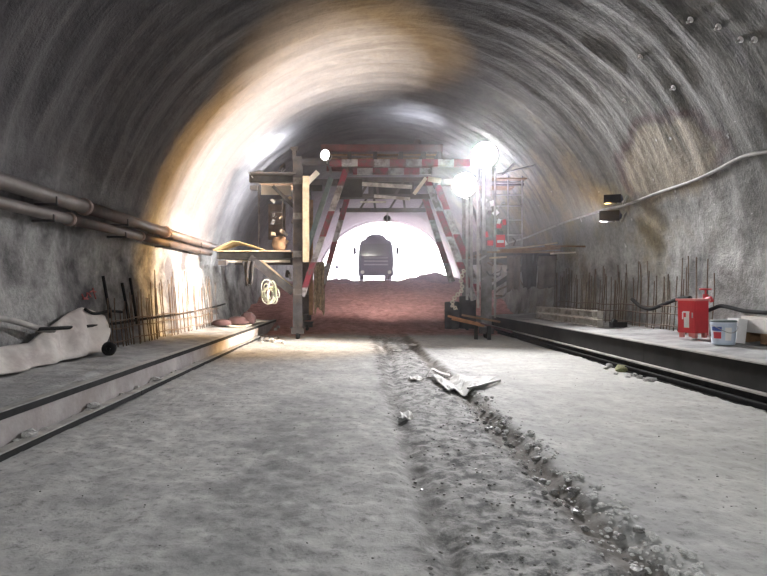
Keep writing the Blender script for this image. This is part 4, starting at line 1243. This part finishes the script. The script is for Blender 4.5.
cab = [(-1.22, 0.75), (1.22, 0.75), (1.25, 1.2), (1.22, 2.2), (1.1, 2.75), (0.95, 2.9), (-0.95, 2.9), (-1.1, 2.75), (-1.22, 2.2), (-1.25, 1.2)]
cb = prism(cab, TY, TY + 2.1).build('cab', M['truck'], tr)
prism([(-0.85, 2.9), (0.85, 2.9), (0.6, 3.2), (0.25, 3.33), (-0.25, 3.33), (-0.6, 3.2)], TY + 0.35, TY + 1.9).build('roof_fairing', M['truck'], tr)
prism([(-1.08, 1.75), (1.08, 1.75), (1.0, 2.62), (-1.0, 2.62)], TY - 0.02, TY + 0.03).build('windscreen', M['glass'], cb)
for z in (1.62, 1.38, 1.14):
    prism([(-0.85, z - 0.05), (0.85, z - 0.05), (0.85, z + 0.05), (-0.85, z + 0.05)], TY - 0.04, TY + 0.02).build('grille_bar', M['truck_bar'], cb)
prism([(-1.25, 0.35), (1.25, 0.35), (1.25, 0.78), (-1.25, 0.78)], TY - 0.12, TY + 0.5).build('bumper', M['truck'], tr)
for s in (-1, 1):
    m = MB(); m.lathe((TX + s * 0.95, TY - 0.16, TZ0 + 0.6), [(0.13, 0.0), (0.13, 0.05), (0.1, 0.06)], (0, 1, 0), 14); m.build('headlight', M['white'], tr)
    m = MB(); m.tube([(TX + s * 1.15, TY + 0.1, TZ0 + 2.5), (TX + s * 1.5, TY - 0.1, TZ0 + 2.45), (TX + s * 1.5, TY - 0.1, TZ0 + 1.5), (TX + s * 1.2, TY + 0.1, TZ0 + 1.45)], 0.035, 6); a = m.build('mirror_arm', M['truck'], tr)
    m = MB(); m.box((TX + s * 1.5, TY - 0.14, TZ0 + 2.1), (0.22, 0.1, 0.5)); m.build('mirror', M['truck'], a)
    for y in (TY + 0.75, TY + 4.6, TY + 5.9):
        m = MB(); m.lathe((TX + s * 1.0 - 0.16, y, TZ0 + 0.5), [(0.3, 0), (0.47, 0.02), (0.5, 0.06), (0.5, 0.26), (0.47, 0.3), (0.3, 0.32)], (1, 0, 0), 20); w = m.build('wheel', M['black'], tr)
        m = MB(); m.lathe((TX + s * 1.18 - 0.01, y, TZ0 + 0.5), [(0.22, -0.01), (0.2, 0.02)], (1, 0, 0), 12); m.build('hub', M['worn_steel'], w)
m = MB()
for s in (-0.4, 0.4): m.box((TX + s, TY + 4.0, TZ0 + 0.85), (0.14, 6.0, 0.25))
m.build('chassis', M['dark_steel'], tr)
m = MB(); m.lathe((TX, TY + 2.35, TZ0 + 2.05), [(0.55, 0), (0.95, 0.4), (1.15, 1.3), (1.15, 2.0), (0.9, 3.1), (0.55, 3.9)], (0, 1, 0.12), 24); m.build('drum', M['drum'], tr, smooth=True)
m = MB(); m.box((TX, TY + 6.3, TZ0 + 2.2), (1.2, 0.3, 1.6)); m.build('rear_frame', M['truck'], tr)
# stakes with a rail
e = empty('stake_barrier', (-1.75, 40.0, float(ramp_z(40))), 'two dark stakes with a thin rail at the ramp edge', 'barrier')
for px in (326, 337):
    p = at(px, 282, 40.0); m = MB(); m.tube([p + Vector((0, 0, -0.3)), p + Vector((0, 0, 0.95))], 0.07, 8); m.lathe(p + Vector((0, 0, 0.95)), [(0.11, 0), (0.11, 0.15), (0.05, 0.2)], n=8); m.build('stake', M['drum'], e)
m = MB(); m.tube([at(325, 275, 40), at(338, 275, 40)], 0.035, 6); m.build('rail', M['drum'], e)
# spoil heap on the right and left of the ramp top
def heap(c, sx, sy, h, seed, label):
    X, Y = np.meshgrid(np.linspace(-1, 1, 34), np.linspace(-1, 1, 26))
    r = np.sqrt(X ** 2 + Y ** 2)
    Z = h * np.clip(1 - r, 0, 1) * (1 + 0.9 * fbm(X * 2.5 + seed, Y * 2.5, 3)) + 0.14 * fbm(X * 7 + seed, Y * 7, 2) * np.clip(1 - r, 0, 1)
    o = grid_mesh('spoil_heap', X * sx, Y * sy, np.where(r < 1, Z, -0.15) - 0.05, M['spoil'], 'thing')
    o.location = c; tag(o, label, 'heap')


M['spoil'] = simple('red_spoil', (0.30, 0.18, 0.18), 0.95, 0, 0.35, 3, 0.5, 0.05)
heap((5.0, 39.6, float(ramp_z(39.6)) - 0.05), 2.4, 1.6, 0.75, 1, 'low lumpy spoil heap right of the truck at the ramp top')
heap((-1.2, 37.5, float(ramp_z(37.5)) - 0.1), 1.7, 1.6, 0.35, 6, 'low spoil heap left of the truck below the stakes')

# ------------------------------------------------------------------ dusty air, added to stand in for lens glow round lamps and portal
def haze(y0, y1, density, aniso, colour, label):
    hz = bpy.data.materials.new('dusty_glow_air'); hz.use_nodes = True
    nt = hz.node_tree; nt.nodes.remove(nt.nodes['Principled BSDF'])
    vsn = nt.nodes.new('ShaderNodeVolumeScatter'); vsn.inputs['Density'].default_value = density; vsn.inputs['Anisotropy'].default_value = aniso
    vsn.inputs['Color'].default_value = (*colour, 1)
    nt.links.new(vsn.outputs[0], nt.nodes['Material Output'].inputs['Volume'])
    m = MB(); vs = []; fs = []; na = 25; ny = 16
    for i in range(ny + 1):
        y = y0 + (y1 - y0) * i / ny
        for k in range(na):
            a = -0.33 + (PI + 0.66) * k / (na - 1)
            vs.append((float(cxf(y)) + (TA - 0.3) * math.cos(a), y, TZ + (TB - 0.3) * math.sin(a)))
    for i in range(ny):
        for k in range(na):
            fs.append((i * na + k, i * na + (k + 1) % na, (i + 1) * na + (k + 1) % na, (i + 1) * na + k))
    fs.append(tuple(range(na))[::-1]); fs.append(tuple(ny * na + k for k in range(na)))
    m.add(vs, fs); o = m.build('dust_glow_haze', hz)
    bm = bmesh.new(); bm.from_mesh(o.data); bmesh.ops.recalc_face_normals(bm, faces=bm.faces); bm.to_mesh(o.data); bm.free()
    tag(o, label, 'haze', kind='stuff')


haze(12.0, 26.0, HAZE, 0.7, (0.97, 0.95, 1.0), 'thin dust haze added for the glow around the gantry lamps')
haze(26.1, 53.5, HAZE_FAR, 0.75, (0.90, 0.72, 1.0), 'dust haze tinted lavender for the veil of glare before the tunnel mouth')
